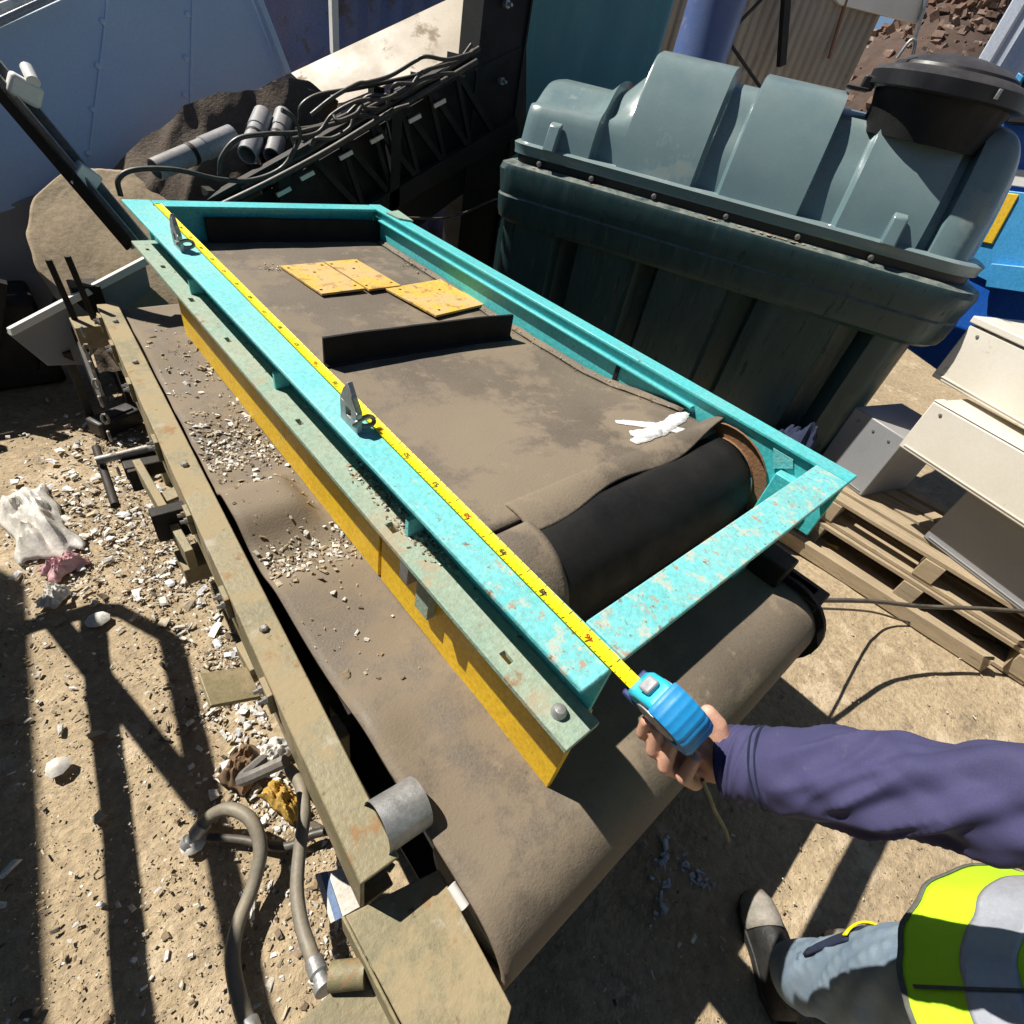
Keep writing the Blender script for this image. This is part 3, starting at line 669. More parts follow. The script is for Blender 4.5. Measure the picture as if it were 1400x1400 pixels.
# ================================================================== things far behind on the right
wl = thing('cladding_wall', 'beige profiled sheet wall with a cream fascia, behind the tanks', 'wall', (9.5, 7.0, 0))
wd = (PP(1270, 60, (9,6.2,0), (.45,.9,0))-PP(985, 60, (9,6.2,0), (.45,.9,0)));
e0 = V((7.0, 7.2, 0)); ew = V((.9,-.45,0)).normalized(); nw = V((-.45,-.9,0)).normalized()
ZT = 5.2
b = B(); L_ = 8.0; k = 0; prof = []
while k*.15 < L_: prof += [(k*.15,0),(k*.15+.05,0),(k*.15+.065,.03),(k*.15+.135,.03)]; k += 1
b.rings([[e0-ew*3+ew*s_+nw*d_+V((0,0,zz)) for s_, d_ in prof] for zz in (0, ZT)], closed=False)
b.obj('sheet', 'corr', wl, smooth=20, solid=.01)
pf = [PP(x, y, e0+nw*.08, nw) for x, y in ((1130,-8),(1262,-8),(1250,33),(1145,7))]
B().prism(pf, tuple(nw*.08)).obj('fascia', 'cream', wl, bevel=.01)
def barpx(p, q, w_, off=.12): return B().bar(PP(*p, e0+nw*off, nw), PP(*q, e0+nw*off, nw), w_, w_, tuple(nw))
barpx((1076,-20),(1068,90),.10,.35).obj('post', 'dark', wl)
barpx((1050,-10),(992,50),.035,.35).obj('brace', 'dark', wl)
barpx((990,48),(1040,120),.035,.35).obj('brace', 'dark', wl)
barpx((1160,-10),(1133,80),.035,.15).obj('drain_pipe', mat('rusty_pipe', (.22,.10,.05), (.18,.09,.05), 3, .8), wl)
B().bar(PP(1268,-8,e0+nw*.2,nw), PP(1248,60,e0+nw*.2,nw), .05, .05).obj('post', 'galv', wl)
# scrap heap
sp = thing('scrap_heap', 'far heap of rusty brown scrap under the sky', 'scrap heap', (17.5, 7.0, 0))
random.seed(3); b = B(); c0 = PP(1310, 60, (17,7,0), (.9,.4,0)); print('heap', c0)
for i in range(7000):
    h_ = random.uniform(.3,1)**.8; rad_ = 5.2*(1-h_)*.95+.1; q_ = random.uniform(0, 6.283); L1 = random.uniform(.15,.6)
    b.box((c0.x+rad_*math.cos(q_), c0.y+rad_*math.sin(q_), 4.75*h_+random.uniform(-.1,.25)), (L1, random.uniform(.04,.25), random.uniform(.02,.15)), Matrix.Rotation(random.uniform(0,6), 3, 'Z') @ Matrix.Rotation(random.uniform(-1,1), 3, 'Y'))
kind(b.obj('scrap_pieces', mat('rusty_scrap', (.12,.06,.04), (.22,.15,.11), 1.5, .9, rust=[((.38,.34,.32), .40, 2.3), ((.03,.02,.02), .40, 3)], bump=.2), sp, smooth=0), 'stuff')
B().lathe([(5.2,0),(3.8,1.6),(2.2,3.2),(1.0,4.2),(.05,4.7)], (c0.x, c0.y, 0), n=24).obj('heap_core', mat('heap_core_scrap', (.05,.03,.022), (.09,.055,.04), 2, .95, bump=.6, bscale=8), sp)
# pale container on the far right
pc = thing('shipping_container', 'pale blue white container at the far right behind the black lid', 'container', (8.6, 1.6, 0))
nn = V((-.95,-.3,0)).normalized(); ee = V((-nn.y, nn.x, 0)); p0 = PP(1360, 60, (8.2,2.0,0), nn)
a = PP(1338, 100, p0, nn); a.z = 0; b = B(); prof = []
dirr = ee if (PP(1390,60,p0,nn)-p0).dot(ee) > 0 else -ee
k = 0
while k*.28 < 5: prof += [(k*.28,0),(k*.28+.1,0),(k*.28+.14,.035),(k*.28+.24,.035)]; k += 1
prof = [(s_, d_) for s_, d_ in prof]
b.rings([[a+dirr*s_-nn*d_+V((0,0,zz)) for s_, d_ in prof] for zz in (.1, 3.4)], closed=False)
pw = mat('pale_container_paint', (.50,.56,.66), (.45,.50,.60), 1, .5)
b.obj('side_sheet', pw, pc, smooth=20, solid=.01)
B().bar(a+V((0,0,0)), a+V((0,0,3.45)), .12, .12, (1,0,0)).obj('corner_post', pw, pc, bevel=.01)
B().bar(a+V((0,0,3.45)), a+dirr*5+V((0,0,3.45)), .12, .12).obj('top_rail', pw, pc, bevel=.01)
e3 = a-nn*2.4
B().hexa([V((p.x,p.y,.1)) for p in (a-nn*.06, a+dirr*5-nn*.06, a+dirr*5-nn*2.4, a-nn*2.4)], [V((p.x,p.y,3.4)) for p in (a-nn*.06, a+dirr*5-nn*.06, a+dirr*5-nn*2.4, a-nn*2.4)]).obj('hull', pw, pc)

# ================================================================== behind the frame on the left
# black column
bc = thing('steel_column', 'black steel column standing at the end of the inclined conveyor', 'column', (2.30, 2.98, 0))
yb = 2.95; xa = PY(655, 80, yb).x; xb = PY(716, 80, yb).x
wd_ = xb-xa; cxm = (xa+xb)/2
B().box((cxm, yb+.02, 1.5), (wd_, .012, 3.0)).obj('web', 'dark', bc, bevel=.002)
for s_ in (-1, 1): B().box((cxm+s_*wd_/2, yb+.09, 1.5), (.014, .18, 3.0)).obj('flange', 'dark', bc, bevel=.002)
for (x, y) in ((683,110),(690,5)):
    c = PY(x, y, yb+.012); B().lathe([(.018,0),(.018,.03),(.008,.03),(.008,.06)], c, (0,-1,0), 8).obj('bolt', 'galv', bc)
B().box((cxm, yb+.09, .01), (wd_+.12, .3, .02)).obj('base_plate', 'dark', bc)
# inclined conveyor: black lattice with a beige tray
ic = thing('inclined_conveyor', 'inclined black lattice conveyor with beige tray rising to the black column', 'conveyor', (1.6, 3.3, 0))
ya, yc_ = 2.88, 3.06
def chord(p, q, Y, w_, h, name='chord', mt='dark'): return B().bar(PY(*p, Y), PY(*q, Y), w_, h).obj(name, mt, ic, bevel=.003)
chord((255,300),(652,78), ya, .05, .07); chord((470,310),(704,172), ya, .06, .09)
chord((500,320),(712,190), ya+.12, .05, .06)
chord((255,300),(652,78), yc_, .05, .07); chord((470,310),(704,172), yc_, .06, .09)
T0, T1, U0, U1 = PY(300,275,ya), PY(652,78,ya), PY(480,304,ya), PY(704,172,ya)
for k in range(6):
    t1 = (k+.5)/6; a = T0.lerp(T1, .25+.75*t1*.95); c = U0.lerp(U1, t1*.95)
    B().bar(a, c, .03, .03, (0,1,0)).obj('lattice_bar', 'dark', ic)
    if k < 5:
        a2 = T0.lerp(T1, .25+.75*(k+1.5)/6*.95); B().bar(c, a2, .025, .025, (0,1,0)).obj('lattice_bar', 'dark', ic)
for k in range(7):
    a = T0.lerp(T1, k/6.2); B().bar(a, a+V((0, yc_-ya, 0)), .035, .035).obj('cross_bar', 'dark', ic)
for (x, y, l_) in ((698//1,0,0),)[:0]: pass
for (x, y) in ((601,141),(515,190),(473,212),(420,240),(567,162),(388,262)):
    c = PY(x, y, ya-.03); B().box(c, (.075, .012, .018), Matrix.Rotation(-.45, 3, 'Y')).obj('slot_light_strip', 'cream', ic)  # cream strips painted in as light showing through slots
n_t = V((-.62, -.40, .68)).normalized()
tp0 = PY(500, 90, 3.55)
tray = [PP(x, y, tp0, n_t) for x, y in ((388,104),(520,42),(652,-20),(652,66),(470,140),(412,150))]
B().prism(tray, tuple(-n_t*.012)).obj('tray', 'beige', ic, bevel=.002)
for x_ in (1.15, 1.75):
    zt = PY(255,300,ya).z+(x_-PY(255,300,ya).x)*.55
    B().bb(x_-.03, x_+.03, ya-.03, ya+.03, 0, max(.5, zt)).obj('leg', 'dark', ic); B().bb(x_-.03, x_+.03, yc_-.03, yc_+.03, 0, max(.5, zt)).obj('leg', 'dark', ic)
# added black backing sheet, darkens the gaps between the lattice bars
quadplate('dark_backing', [(300,300),(652,92),(720,60),(720,200),(560,320)], ((0,2.96,0),(0,-1,0)), -.01, 'dark', ic)
# cables and hoses lying along the conveyor
def hose(name, label, cat, pts, r, mt, group=None, n=8):
    o = B().tube(pts, r, n, 8).obj(name, mt, None, smooth=60); return tag(o, label, cat, group)
def pyl(ps, Y): return [PY(x, y, Y) for x, y in ps]
hose('cable', 'thick black cable running straight up the inclined conveyor edge', 'cable', pyl([(300,282),(370,248),(450,205),(540,150),(652,84)], 2.83), .014, 'cable')
hose('cable', 'black cable lying just above the straight one on the conveyor edge', 'cable', pyl([(330,258),(400,222),(480,172),(560,128),(655,66)], 2.86), .012, 'cable')
hose('cable', 'loop of black cable curling over the grey pipes', 'cable', pyl([(165,268),(162,245),(185,232),(240,232),(300,245),(345,246),(385,230),(405,200),(410,180),(400,160),(385,150)], 2.8), .010, 'cable')
hose('cable', 'round coil of black cable hanging at the foot of the tray', 'cable', pyl([(300,240),(303,215),(325,190),(365,183),(400,182),(420,178),(470,165),(520,140),(600,105)], 2.84), .010, 'cable')
hose('cable', 'black cable arched over the white rubble beside the tray', 'cable', pyl([(410,165),(412,145),(435,130),(480,122),(530,112),(590,98),(618,86)], 3.0), .010, 'cable')
hose('cable', 'black cable sagging below the arched one on the conveyor', 'cable', pyl([(405,178),(440,172),(490,150),(530,130),(548,122)], 2.92), .012, 'cable')
hose('cable', 'thin black cable from the turquoise corner to the green tank', 'cable', [PY(555,298,2.5), PY(620,296,2.55), P(670,288,.95)+V((.25,.2,.02)), V((2.45,2.75,.85))], .006, 'cable')
random.seed(5)
for k, lab in enumerate(('black cable weaving through the tangle on the tray, lowest strand', 'black cable in the tangle with a hanging bight by the column', 'dusty black cable crossing the tangle towards the pipes', 'black cable curled in a small loop on the tangle', 'slack black cable strand on top of the tangle')):
    t0 = [(400,190),(470,150),(420,205),(455,160),(430,150)][k]; t1 = [(640,98),(650,60),(560,150),(560,110),(640,70)][k]; ps = []
    for i in range(9):
        f_ = i/8; ps.append((t0[0]*(1-f_)+t1[0]*f_+6*math.sin(i*2.1+k), t0[1]*(1-f_)+t1[1]*f_+12*math.sin(math.pi*f_)*(1 if k % 2 else -1)+7*math.sin(i*1.7+k*2)))
    hose('cable', lab, 'cable', [PY(x, y, 2.80+.03*math.sin(i+k)) for i, (x, y) in enumerate(ps)], .009, 'cable')
# grey pipes
def pipe(label, p, q, Y, r, dY=0):
    a = PY(*p, Y); c = PY(*q, Y+dY); t = thing('grey_pipe', label, 'pipe', tuple(a))
    d = (c-a)
    B().lathe([(r*.85,0),(r,0),(r,d.length*.6),(r*1.1,d.length*.6+.004),(r*1.1,d.length),(r*.92,d.length),(r*.9,d.length*.7)], a, d, 18, caps=False).obj('tube', 'pipe', t, smooth=30)
    B().lathe([(r*1.04,d.length*.42),(r*1.06,d.length*.43),(r*1.06,d.length*.46),(r*1.04,d.length*.47)], a, d, 18).obj('band', 'dark', t, smooth=30)
pipe('longest grey pipe lying on the dark heap below the blue hopper', (212,232), (318,186), 2.95, .042, .15)
pipe('short grey pipe end, left of the pair inside the cable loop', (338,212), (360,158), 2.95, .042, .25)
pipe('short grey pipe end, right of the pair inside the cable loop', (372,214), (388,158), 2.97, .040, .25)
# dark heap under the hopper and ledge carrying the pipes
b = B(); HR = [(60,262),(120,250),(160,228),(212,176),(250,132),(300,120),(345,122),(395,104),(440,130)]
def ridge(u):
    t = u*(len(HR)-1); i = min(int(t), len(HR)-2); f_ = t-i; return PY(HR[i][0]*(1-f_)+HR[i+1][0]*f_, HR[i][1]*(1-f_)+HR[i+1][1]*f_, 3.42)
def heapf(u, v):
    r_ = ridge(u); k = min(1, v*1.6); fx = PY(60+380*u, 300, 2.75)
    p = V((fx.x, 2.75, .25)).lerp(r_, k) if v <= .625 else r_+V((.1, (v-.625)*1.6, -(v-.625)*2.6))
    return p+V((0, .03*nz(u*9, v*9), .035*nz(u*4, v*4, 2)*k+.012*nz(u*22, v*22)))
b.grid(heapf, 90, 60)
tag(b.obj('rubbish_heap', mat('dark_soil_heap', (.10,.075,.055), (.15,.115,.085), 7, .95, rust=[((.28,.24,.20), .34, 20)], bump=.5, bscale=60), None, smooth=60), 'dark heap of rubbish and soil below the blue grey hopper', 'rubbish heap')
# blue hopper
hp = thing('steel_hopper', 'large blue grey steel hopper panel with its top edge sloping, behind the frame', 'hopper', (.6, 3.9, 0))
hn = V((.10,-.93,.35)).normalized(); h0 = PY(200, 120, 3.75)
quadplate('panel', [(-420,232),(0,36),(88,-4),(160,-40),(330,-40),(386,104),(212,200),(150,245),(-420,420)], (h0, hn), -.012, 'bluegrey', hp)
quadplate('rim', [(-420,222),(0,26),(88,-14),(88,-4),(0,38),(-420,234)], (h0, hn), .05, 'galv', hp)
quadplate('weld_seam', [(150,-40),(154,-40),(118,262),(114,264)], (h0, hn), .006, 'bluegrey', hp)
quadplate('weld_seam', [(262,-40),(266,-40),(262,168),(258,170)], (h0, hn), .006, 'bluegrey', hp)
for x_, y_ in ((140,30),(133,90),(126,150),(120,210),(256,20),(254,80),(252,130)):
    B().lathe([(.014,0),(.014,.008),(.008,.012)], PP(x_, y_, h0, hn), tuple(hn), 8).obj('rivet', 'bluegrey', hp, smooth=30)
quadplate('edge_angle', [(330,-40),(338,-40),(394,104),(386,104)], (h0, hn), .05, 'bluegrey', hp)
for (x, y) in ((-60, 300), (190, 205), (370, 110)):
    a = PP(x, y, h0-hn*.05, hn); B().bar(a, V((a.x, a.y+.05, 0)), .08, .08, (1,0,0)).obj('leg', 'dark', hp)
quadplate('side_panel', [(330,-40),(452,-60),(452,60),(386,104)], (h0+V((.3,.5,0)), V((.35,-.9,0))), -.02, 'purple', hp)
# white rods and blue panel behind the tray
B().bar(PY(455,-20,4.3), V((PY(455,-20,4.3).x, 4.3, 0)), .045, .045, (1,0,0)).obj('white_post', 'white', None)
tag(bpy.data.objects['white_post'], 'thin white post behind the beige tray', 'post')
bl = thing('blue_container', 'dull blue container side behind the white post', 'container', (3.0, 5.2, 0))
b = B(); x0c = PY(350,0,5.2).x; prof = []
k = 0
while k*.2 < 3.2: prof += [(k*.2,0),(k*.2+.07,0),(k*.2+.1,.03),(k*.2+.17,.03)]; k += 1
b.rings([[V((x0c+s_, 5.2-d_, zz)) for s_, d_ in prof] for zz in (0, 2.7)], closed=False)
b.obj('sheet', 'purple', bl, smooth=20, solid=.01); B().bar((x0c-.05,5.18,2.72),(x0c+3.2,5.18,2.72),.1,.1).obj('top_rail','purple',bl,bevel=.01)
B().bb(x0c, x0c+3.1, 5.22, 7, 0, 2.65).obj('hull', 'purple', bl)
# light rails in the far left corner
for k, (p, q) in enumerate((((-40,30),(90,-20)), ((-40,14),(60,-20)))):
    o = B().bar(PY(*p, 4.6+.2*k), PY(*q, 4.6+.2*k), .05, .05).obj('guard_rail', 'galv', None); tag(o, ('lower' if k == 0 else 'upper')+' galvanised rail above the blue grey hopper rim', 'rail')
# ------------------------------------------------------------------ boom pole and things at the far left
bp = thing('steel_boom', 'galvanised steel boom with clamp leaning down to the corner of the turquoise frame', 'boom', (.43, 2.62, .7))
P0, P1 = PY(-30, 70, 2.95), PY(192, 334, 2.60)
up_ = V((0,0,1))
B().prof(P0, P1, [(-.026,-.03),(.026,-.03),(.026,.03),(.02,.03),(.02,-.022),(-.02,-.022),(-.02,.03),(-.026,.03)]).obj('arm', 'galv', bp, bevel=.002)
sd = (P1-P0).cross(up_).normalized()
B().bar(P0+sd*.055+V((0,0,.01)), P1+sd*.05, .012, .05).obj('arm_plate', 'dark', bp, bevel=.002)
c = P0.lerp(P1, .24); B().box(c+V((.02,0,.04)), (.09,.06,.07), Matrix.Rotation(.5,3,'Y')).obj('clamp', 'white', bp, bevel=.012)
B().cyl(c+V((.05,-.03,.07)), c+V((.05,.03,.10)), .02, 14).obj('clamp_knob', 'white', bp)
c = P0.lerp(P1, .62); B().box(c, (.07,.075,.08), Matrix.Rotation(.7,3,'Y')).obj('sleeve', 'white', bp, bevel=.004)
B().bar(P0, V((P0.x-.5, P0.y+.3, 0)), .06, .06, (0,1,0)).obj('leg', 'dark', bp)
# dust caked belt end
db = thing('old_belt_drum', 'round dust caked belt drum end beside the leaning boom', 'drum', (.2, 3.1, 0))
def bend(u, v):
    x0 = .12+.20*abs(2*u-.85)**2.2
    return (x0+(.75-x0)*v+.015*nz(u*7, 3), 2.70+.66*u+.008*nz(u*3, v*3), .40+.52*u**.8+.006*nz(u*4, v*4)+.002*nz(u*26, v*26)-.10*max(0, .12-u)/.12)
b = B(); b.grid(bend, 60, 50); b.obj('belt_wrap', 'sand', db, smooth=180, solid=.016)
B().prism([(.26, 2.80, .05), (.26, 3.30, .05), (.26, 3.30, .80), (.26, 2.80, .42)], (.45,0,0)).obj('stand', 'dark', db)
# grey panel with a pale edge
gp = thing('machine_cover', 'grey sheet metal panel with pale folded edge beside the rail end', 'machine cover', tuple(P(100,500,.2)))
pn = V((.35,-.9,.2)).normalized(); g0 = PY(110, 430, 2.72)
quadplate('sheet', [(10,455),(85,420),(198,358),(206,395),(115,498),(66,500)], (g0, pn), -.006, 'greyp', gp, .001)
quadplate('folded_edge', [(8,448),(196,350),(200,360),(12,458)], (g0, pn), .03, 'white', gp, .002)
B().bar(PP(90,480,g0,pn), V((PP(90,480,g0,pn).x, PP(90,480,g0,pn).y+.1, 0)), .03, .03, (1,0,0)).obj('strut', 'dark', gp)
# dark machinery mass at far left edge
dmx = thing('scrap_machine', 'dark scrap machine frame in the shade at the far left', 'machine', (-.35, 3.3, 0))
quadplate('sheet', [(-80,318),(75,255),(130,300),(130,440),(-80,520)], ((0,3.42,0),(0,-1,.1)), -.01, 'greyp', dmx)
quadplate('sheet', [(-60,200),(38,175),(60,240),(-60,290)], ((0,3.5,0),(0,-1,.2)), -.03, 'dark', dmx)
B().bb(-.7, .08, 3.2, 3.6, 0, .42).obj('base', 'dark', dmx, bevel=.02)
for k in range(4): B().bar((-.6+.2*k, 3.15, .1), (-.45+.22*k, 3.1, .55), .04, .04, (0,1,0)).obj('strut', 'dark', dmx)
quadplate('green_guard', [(-20,142),(22,146),(30,158),(24,168),(-20,160)], ((0,4.2,0),(0,-1,0)), -.05, mat('green_plastic', (.02,.38,.05), (.02,.33,.05), 4, .5), dmx)

# ================================================================== tape measure
tm = thing('tape_measure', 'blue tape measure held in the hand, yellow blade stretched along the turquoise beam', 'tape measure', (.474, .06, 1.03))
TA, TB = V((.474, .10, F+.0035)), V((.503, 2.405, F+.0035))
b = B(); n = 120; R = []; dtp = (TB-TA).normalized(); sdt = V((dtp.y, -dtp.x, 0))
def tz(t): return .0015*math.sin(t*40)*(t*(1-t))*1.2+.012*max(0, 1-t/.02)*0
def tcs(t, w_, up=0):
    c = TA.lerp(TB, t); return [c+sdt*(w_*k)+V((0,0,.0028*k*k*4*.25+tz(t)+up)) for k in (-1,-.5,0,.5,1)]
for i in range(n+1):
    top = tcs(i/n, .0125, .0006); bot = tcs(i/n, .0125, 0); R.append(top+bot[::-1])
bl_ = b.rings(R).obj('blade', 'tapey', tm, smooth=60)
b = B()
for i in range(220):
    t = (i+1)*.01/2.305; ln = .011 if i % 10 == 9 else .0075 if i % 5 == 4 else .005
    c = TA.lerp(TB, t)+V((0,0,.0014+tz(t)))
    for s_ in ((-1,) if i % 2 else (-1, 1)):
        a = c+sdt*s_*.0122; e_ = c+sdt*s_*(.0122-ln)
        b.add([a-dtp*.0007+V((0,0,.0024)), a+dtp*.0007+V((0,0,.0024)), e_+dtp*.0007, e_-dtp*.0007], [(0,1,2,3)])
b.obj('graduation', 'ink', bl_, smooth=0)
red = mat('red_ink', (.45,.06,.01), None, 5, .6, bump=0)
def text3(txt, size, M_, name, mt, parent, ext=.0003):
    cu = bpy.data.curves.new('t', 'FONT'); cu.body = txt; cu.size = size; cu.align_x = 'CENTER'; cu.align_y = 'CENTER'; cu.extrude = ext
    to = bpy.data.objects.new('t', cu); COL.objects.link(to); bpy.context.view_layer.update()
    me = bpy.data.meshes.new_from_object(to.evaluated_get(bpy.context.evaluated_depsgraph_get())); bpy.data.objects.remove(to)
    me.transform(M_); o = bpy.data.objects.new(name, me); COL.objects.link(o); me.materials.clear(); me.materials.append(mt); o.parent = parent
    return o
Mr = Matrix((sdt, dtp, V((0,0,1)))).transposed().to_4x4()
for k in range(1, 22):
    t = k*.1016/2.305; c = TA.lerp(TB, t)+V((0,0,.0024)); Mk = Mr.copy() @ Matrix.Rotation(math.pi/2, 4, 'Z'); Mk.translation = c
    text3('46' if k == 1 else str(46+k), .014, Mk, 'numeral', red if k % 3 == 1 else MT['ink'], bl_)
B().prism([TB+sdt*.014+V((0,0,.003)), TB-sdt*.014+V((0,0,.003)), TB-sdt*.014+V((0,0,-.02))+dtp*.0, TB+sdt*.014+V((0,0,-.02))], tuple(dtp*.0015)).obj('end_hook', 'galv', tm)
pr = [(.108,1.030),(.03,1.024),(.016,1.032),(.006,1.06),(.010,1.086),(.026,1.104),(.052,1.111),(.080,1.104),(.100,1.083),(.110,1.05)]
XC = .480
b = B(); b.prism([(XC-.021, y, z) for y, z in pr], (.042,0,0)); b.obj('case', 'tapec', tm, bevel=.006, seg=3)
b = B(); cyc, czc = .056, 1.066; R = []
for i in range(46):      # ribbed rubber grip over the back
    t = i/45; a = math.radians(75+185*t); rr = .052+(.0016 if i % 3 else 0)
    if a > math.radians(225): rr *= 1-.10*(a-math.radians(225))
    c = V((0, cyc+rr*math.cos(a), czc+rr*.90*math.sin(a))); i_ = V((0, cyc+.035*math.cos(a), czc+.035*math.sin(a)))
    R.append([V((XC-.0245, i_.y, i_.z)), V((XC-.0245, c.y*.94+cyc*.06, c.z*.94+czc*.06)), V((XC-.018, c.y, c.z)), V((XC+.018, c.y, c.z)), V((XC+.0245, c.y*.94+cyc*.06, c.z*.94+czc*.06)), V((XC+.0245, i_.y, i_.z))])
b.rings(R).obj('grip', 'tapeb', tm, smooth=40)
for s_ in (-1, 1):
    B().lathe([(.030,0),(.030,.003),(.024,.0045),(.001,.0045)], (XC+s_*.021, .058, 1.063), (s_,0,0), 28).obj('side_disc', 'tapeg', tm, smooth=30)
B().bb(XC-.023, XC+.023, .060, .118, 1.018, 1.030).obj('nose', 'taped', tm, bevel=.003)
B().box((XC, .088, 1.103), (.022,.018,.010), Matrix.Rotation(-.55,3,'X')).obj('lock_button', 'tapeg', tm, bevel=.003)
B().tube([D(960,1066,.715), D(968,1085,.728), D(977,1108,.745), D(990,1132,.765), D(996,1150,.775)], .0028, 8, 6).obj('wrist_strap', 'cable', tm)

RT = Matrix.Translation(V((.478,.06,1.03))) @ Matrix.Rotation(math.radians(-30), 4, 'Y') @ Matrix.Translation(-V((.478,.06,1.03)))
for o in tm.children:
    if o.name.split('.')[0] in ('case','grip','side_disc','nose','lock_button'): o.data.transform(RT)
# ================================================================== person
pe = thing('person', 'person in lime hi vis vest and purple navy jacket reaching out with a tape measure', 'person', (.86, -.55, 0))
fv = V((.68,.73,0)).normalized(); lv = V((-fv.y, fv.x, 0))
pel = V((.818,-.635,.93)); che = pel+V((.015,-.015,.32))
shL = che+lv*.175+V((0,0,.12)); shR = che-lv*.175+V((0,0,.12))
elL = D(1425, 1092, .505); wrL = D(988, 1040, .712)
ankL = V((.893,-.470,.10)); ankR = V((1.0,-.67,.10)); knL = V((.835,-.495,.50)); knR = V((.93,-.60,.51))
hipL = pel+lv*.085; hipR = pel-lv*.085
elR = shR-lv*.05+V((0,0,-.30))-fv*.05; wrR = elR+V((0,0,-.25))+fv*.07
def cap(b, p, q, r0, r1, n=14):
    p = V(p); q = V(q); d = q-p; L = d.length; pr = []
    for i in range(5): a = math.pi/2*i/4; pr.append((r0*math.sin(a), -r0*math.cos(a)))
    for i in range(5): a = math.pi/2*i/4; pr.append((r1*math.cos(a), L+r1*math.sin(a)))
    b.lathe(pr, p, d, n)
b = B()
for p, q, r0, r1 in ((pel, che, .10, .105), (che, che+V((0,0,.20)), .10, .05), (shL, shR, .05, .05), (che+V((0,0,.15)), che+V((0,0,.30)), .052, .050),
    (shL, elL, .045, .037), (elL, wrL, .037, .025), (shR, elR, .045, .037), (elR, wrR, .037, .026),
    (hipL, knL, .07, .05), (knL, ankL, .05, .035), (hipR, knR, .07, .05), (knR, ankR, .05, .035), (ankL, ankL-V((0,0,.03)), .034, .034), (ankR, ankR-V((0,0,.03)), .034, .034), (hipL, hipR, .09, .09)):
    cap(b, p, q, r0, r1)
hd = che+V((0,0,.39))+fv*.03
for o_, r in ((V((0,0,.03))-fv*.012, .083), (V((0,0,-.02))+fv*.012, .072), (V((0,0,-.065))+fv*.03, .048)): cap(b, hd+o_, hd+o_+V((0,0,.015)), r, r*.97, 20)
cap(b, hd+fv*.088+V((0,0,.005)), hd+fv*.103+V((0,0,-.028)), .008, .012)          # nose
cap(b, hd+fv*.078+lv*.016+V((0,0,-.062)), hd+fv*.078-lv*.016+V((0,0,-.062)), .007, .007)  # lips
for s_ in (1,-1):
    cap(b, hd+lv*.078*s_-fv*.005+V((0,0,.02)), hd+lv*.080*s_-fv*.01+V((0,0,-.025)), .012, .008)  # ears
    cap(b, hd+fv*.072+lv*.032*s_+V((0,0,.026)), hd+fv*.068+lv*.052*s_+V((0,0,.024)), .010, .009)   # brows
# left hand wrapped round the tape: palm, thumb and four bent fingers
def ch(pts, radii):
    for (p, q), (r0, r1) in zip(zip(pts, pts[1:]), zip(radii, radii[1:])): cap(b, p, q, r0, r1, 12)
ch([wrL, D(972,1022,.722), D(955,1018,.735)], [.027,.030,.026])
ch([D(978,1046,.722), D(958,1040,.735), D(940,1030,.742)], [.024,.024,.018])
ch([D(985,1015,.705), D(980,992,.700), D(968,975,.700)], [.018,.014,.0115])                 # thumb along the right side
ch([D(945,1020,.745), D(905,1012,.748), D(879,1002,.735), D(884,986,.715)], [.014,.0105,.0098,.0088])
ch([D(950,1028,.742), D(915,1034,.745), D(893,1026,.728), D(900,997,.706)], [.014,.011,.0104,.0092])
ch([D(955,1036,.738), D(930,1056,.742), D(909,1048,.720), D(920,1014,.698)], [.014,.011,.0106,.0092])
ch([D(965,1046,.730), D(950,1070,.735), D(935,1062,.712), D(951,1035,.692)], [.014,.011,.0108,.0094])
# right hand hanging relaxed
hb = wrR+V((0,0,-.05))
ch([wrR, hb, hb+V((0,0,-.03))+fv*.01], [.026,.030,.028])
for k, (o_, L1) in enumerate(((.027,.040),(.009,.046),(-.009,.043),(-.026,.034))):
    s0 = hb+fv*o_+V((0,0,-.045)); ch([s0, s0+V((0,0,-L1))+lv*.006, s0+V((0,0,-L1*1.55))+lv*.022], [.010,.009,.0078])
ch([hb+fv*.025, hb+fv*.05+V((0,0,-.03)), hb+fv*.055+V((0,0,-.06))+lv*.01], [.014,.011,.009])
bd = b.obj('body', 'skin', pe, smooth=180, merge=False)
md = bd.modifiers.new('r', 'REMESH'); md.mode = 'VOXEL'; md.voxel_size = .0028; md.use_smooth_shade = True
md = bd.modifiers.new('s', 'SMOOTH'); md.factor = .5; md.iterations = 2
# fingernails
def nail(p, d, nrm):
    B().lathe([(.001,0),(.0052,.0004),(.0045,.0012),(.001,.0016)], p, nrm, 10).obj('fingernail', mat('nail', (.60,.36,.27), None, 5, .35, bump=0, fine=0), bd, smooth=60)
toC = lambda p: (CP-p).normalized()
for (x, y, d_) in ((885,986,.7055), (901,997,.6960), (921,1014,.6880), (952,1036,.6818)):
    p = D(x, y, d_); nail(p, None, toC(p))
# eyes
for s_ in (1,-1): B().lathe([(.001,-.009),(.008,-.004),(.009,0),(.008,.004),(.001,.0085)], hd+fv*.076+lv*.031*s_+V((0,0,.008)), fv, 14).obj('eye', mat('eye', (.5,.48,.45), None, 5, .3, bump=0), bd, smooth=60)
b = B(); R = []
for i in range(15):
    a = math.radians(-20+110*i/14); R.append([hd-fv*.012+V((0,0,.035))+(fv*(math.cos(q)-.08*0)+lv*math.sin(q))*(.092*math.cos(a))*(1 if math.cos(q) < .3 or a > .6 else .85)+V((0,0,.092*math.sin(a)+.004*nz(q*5,a*5))) for q in [2*math.pi*j/28 for j in range(28)]])
b.rings(R).obj('hair', 'hair', pe, smooth=60)
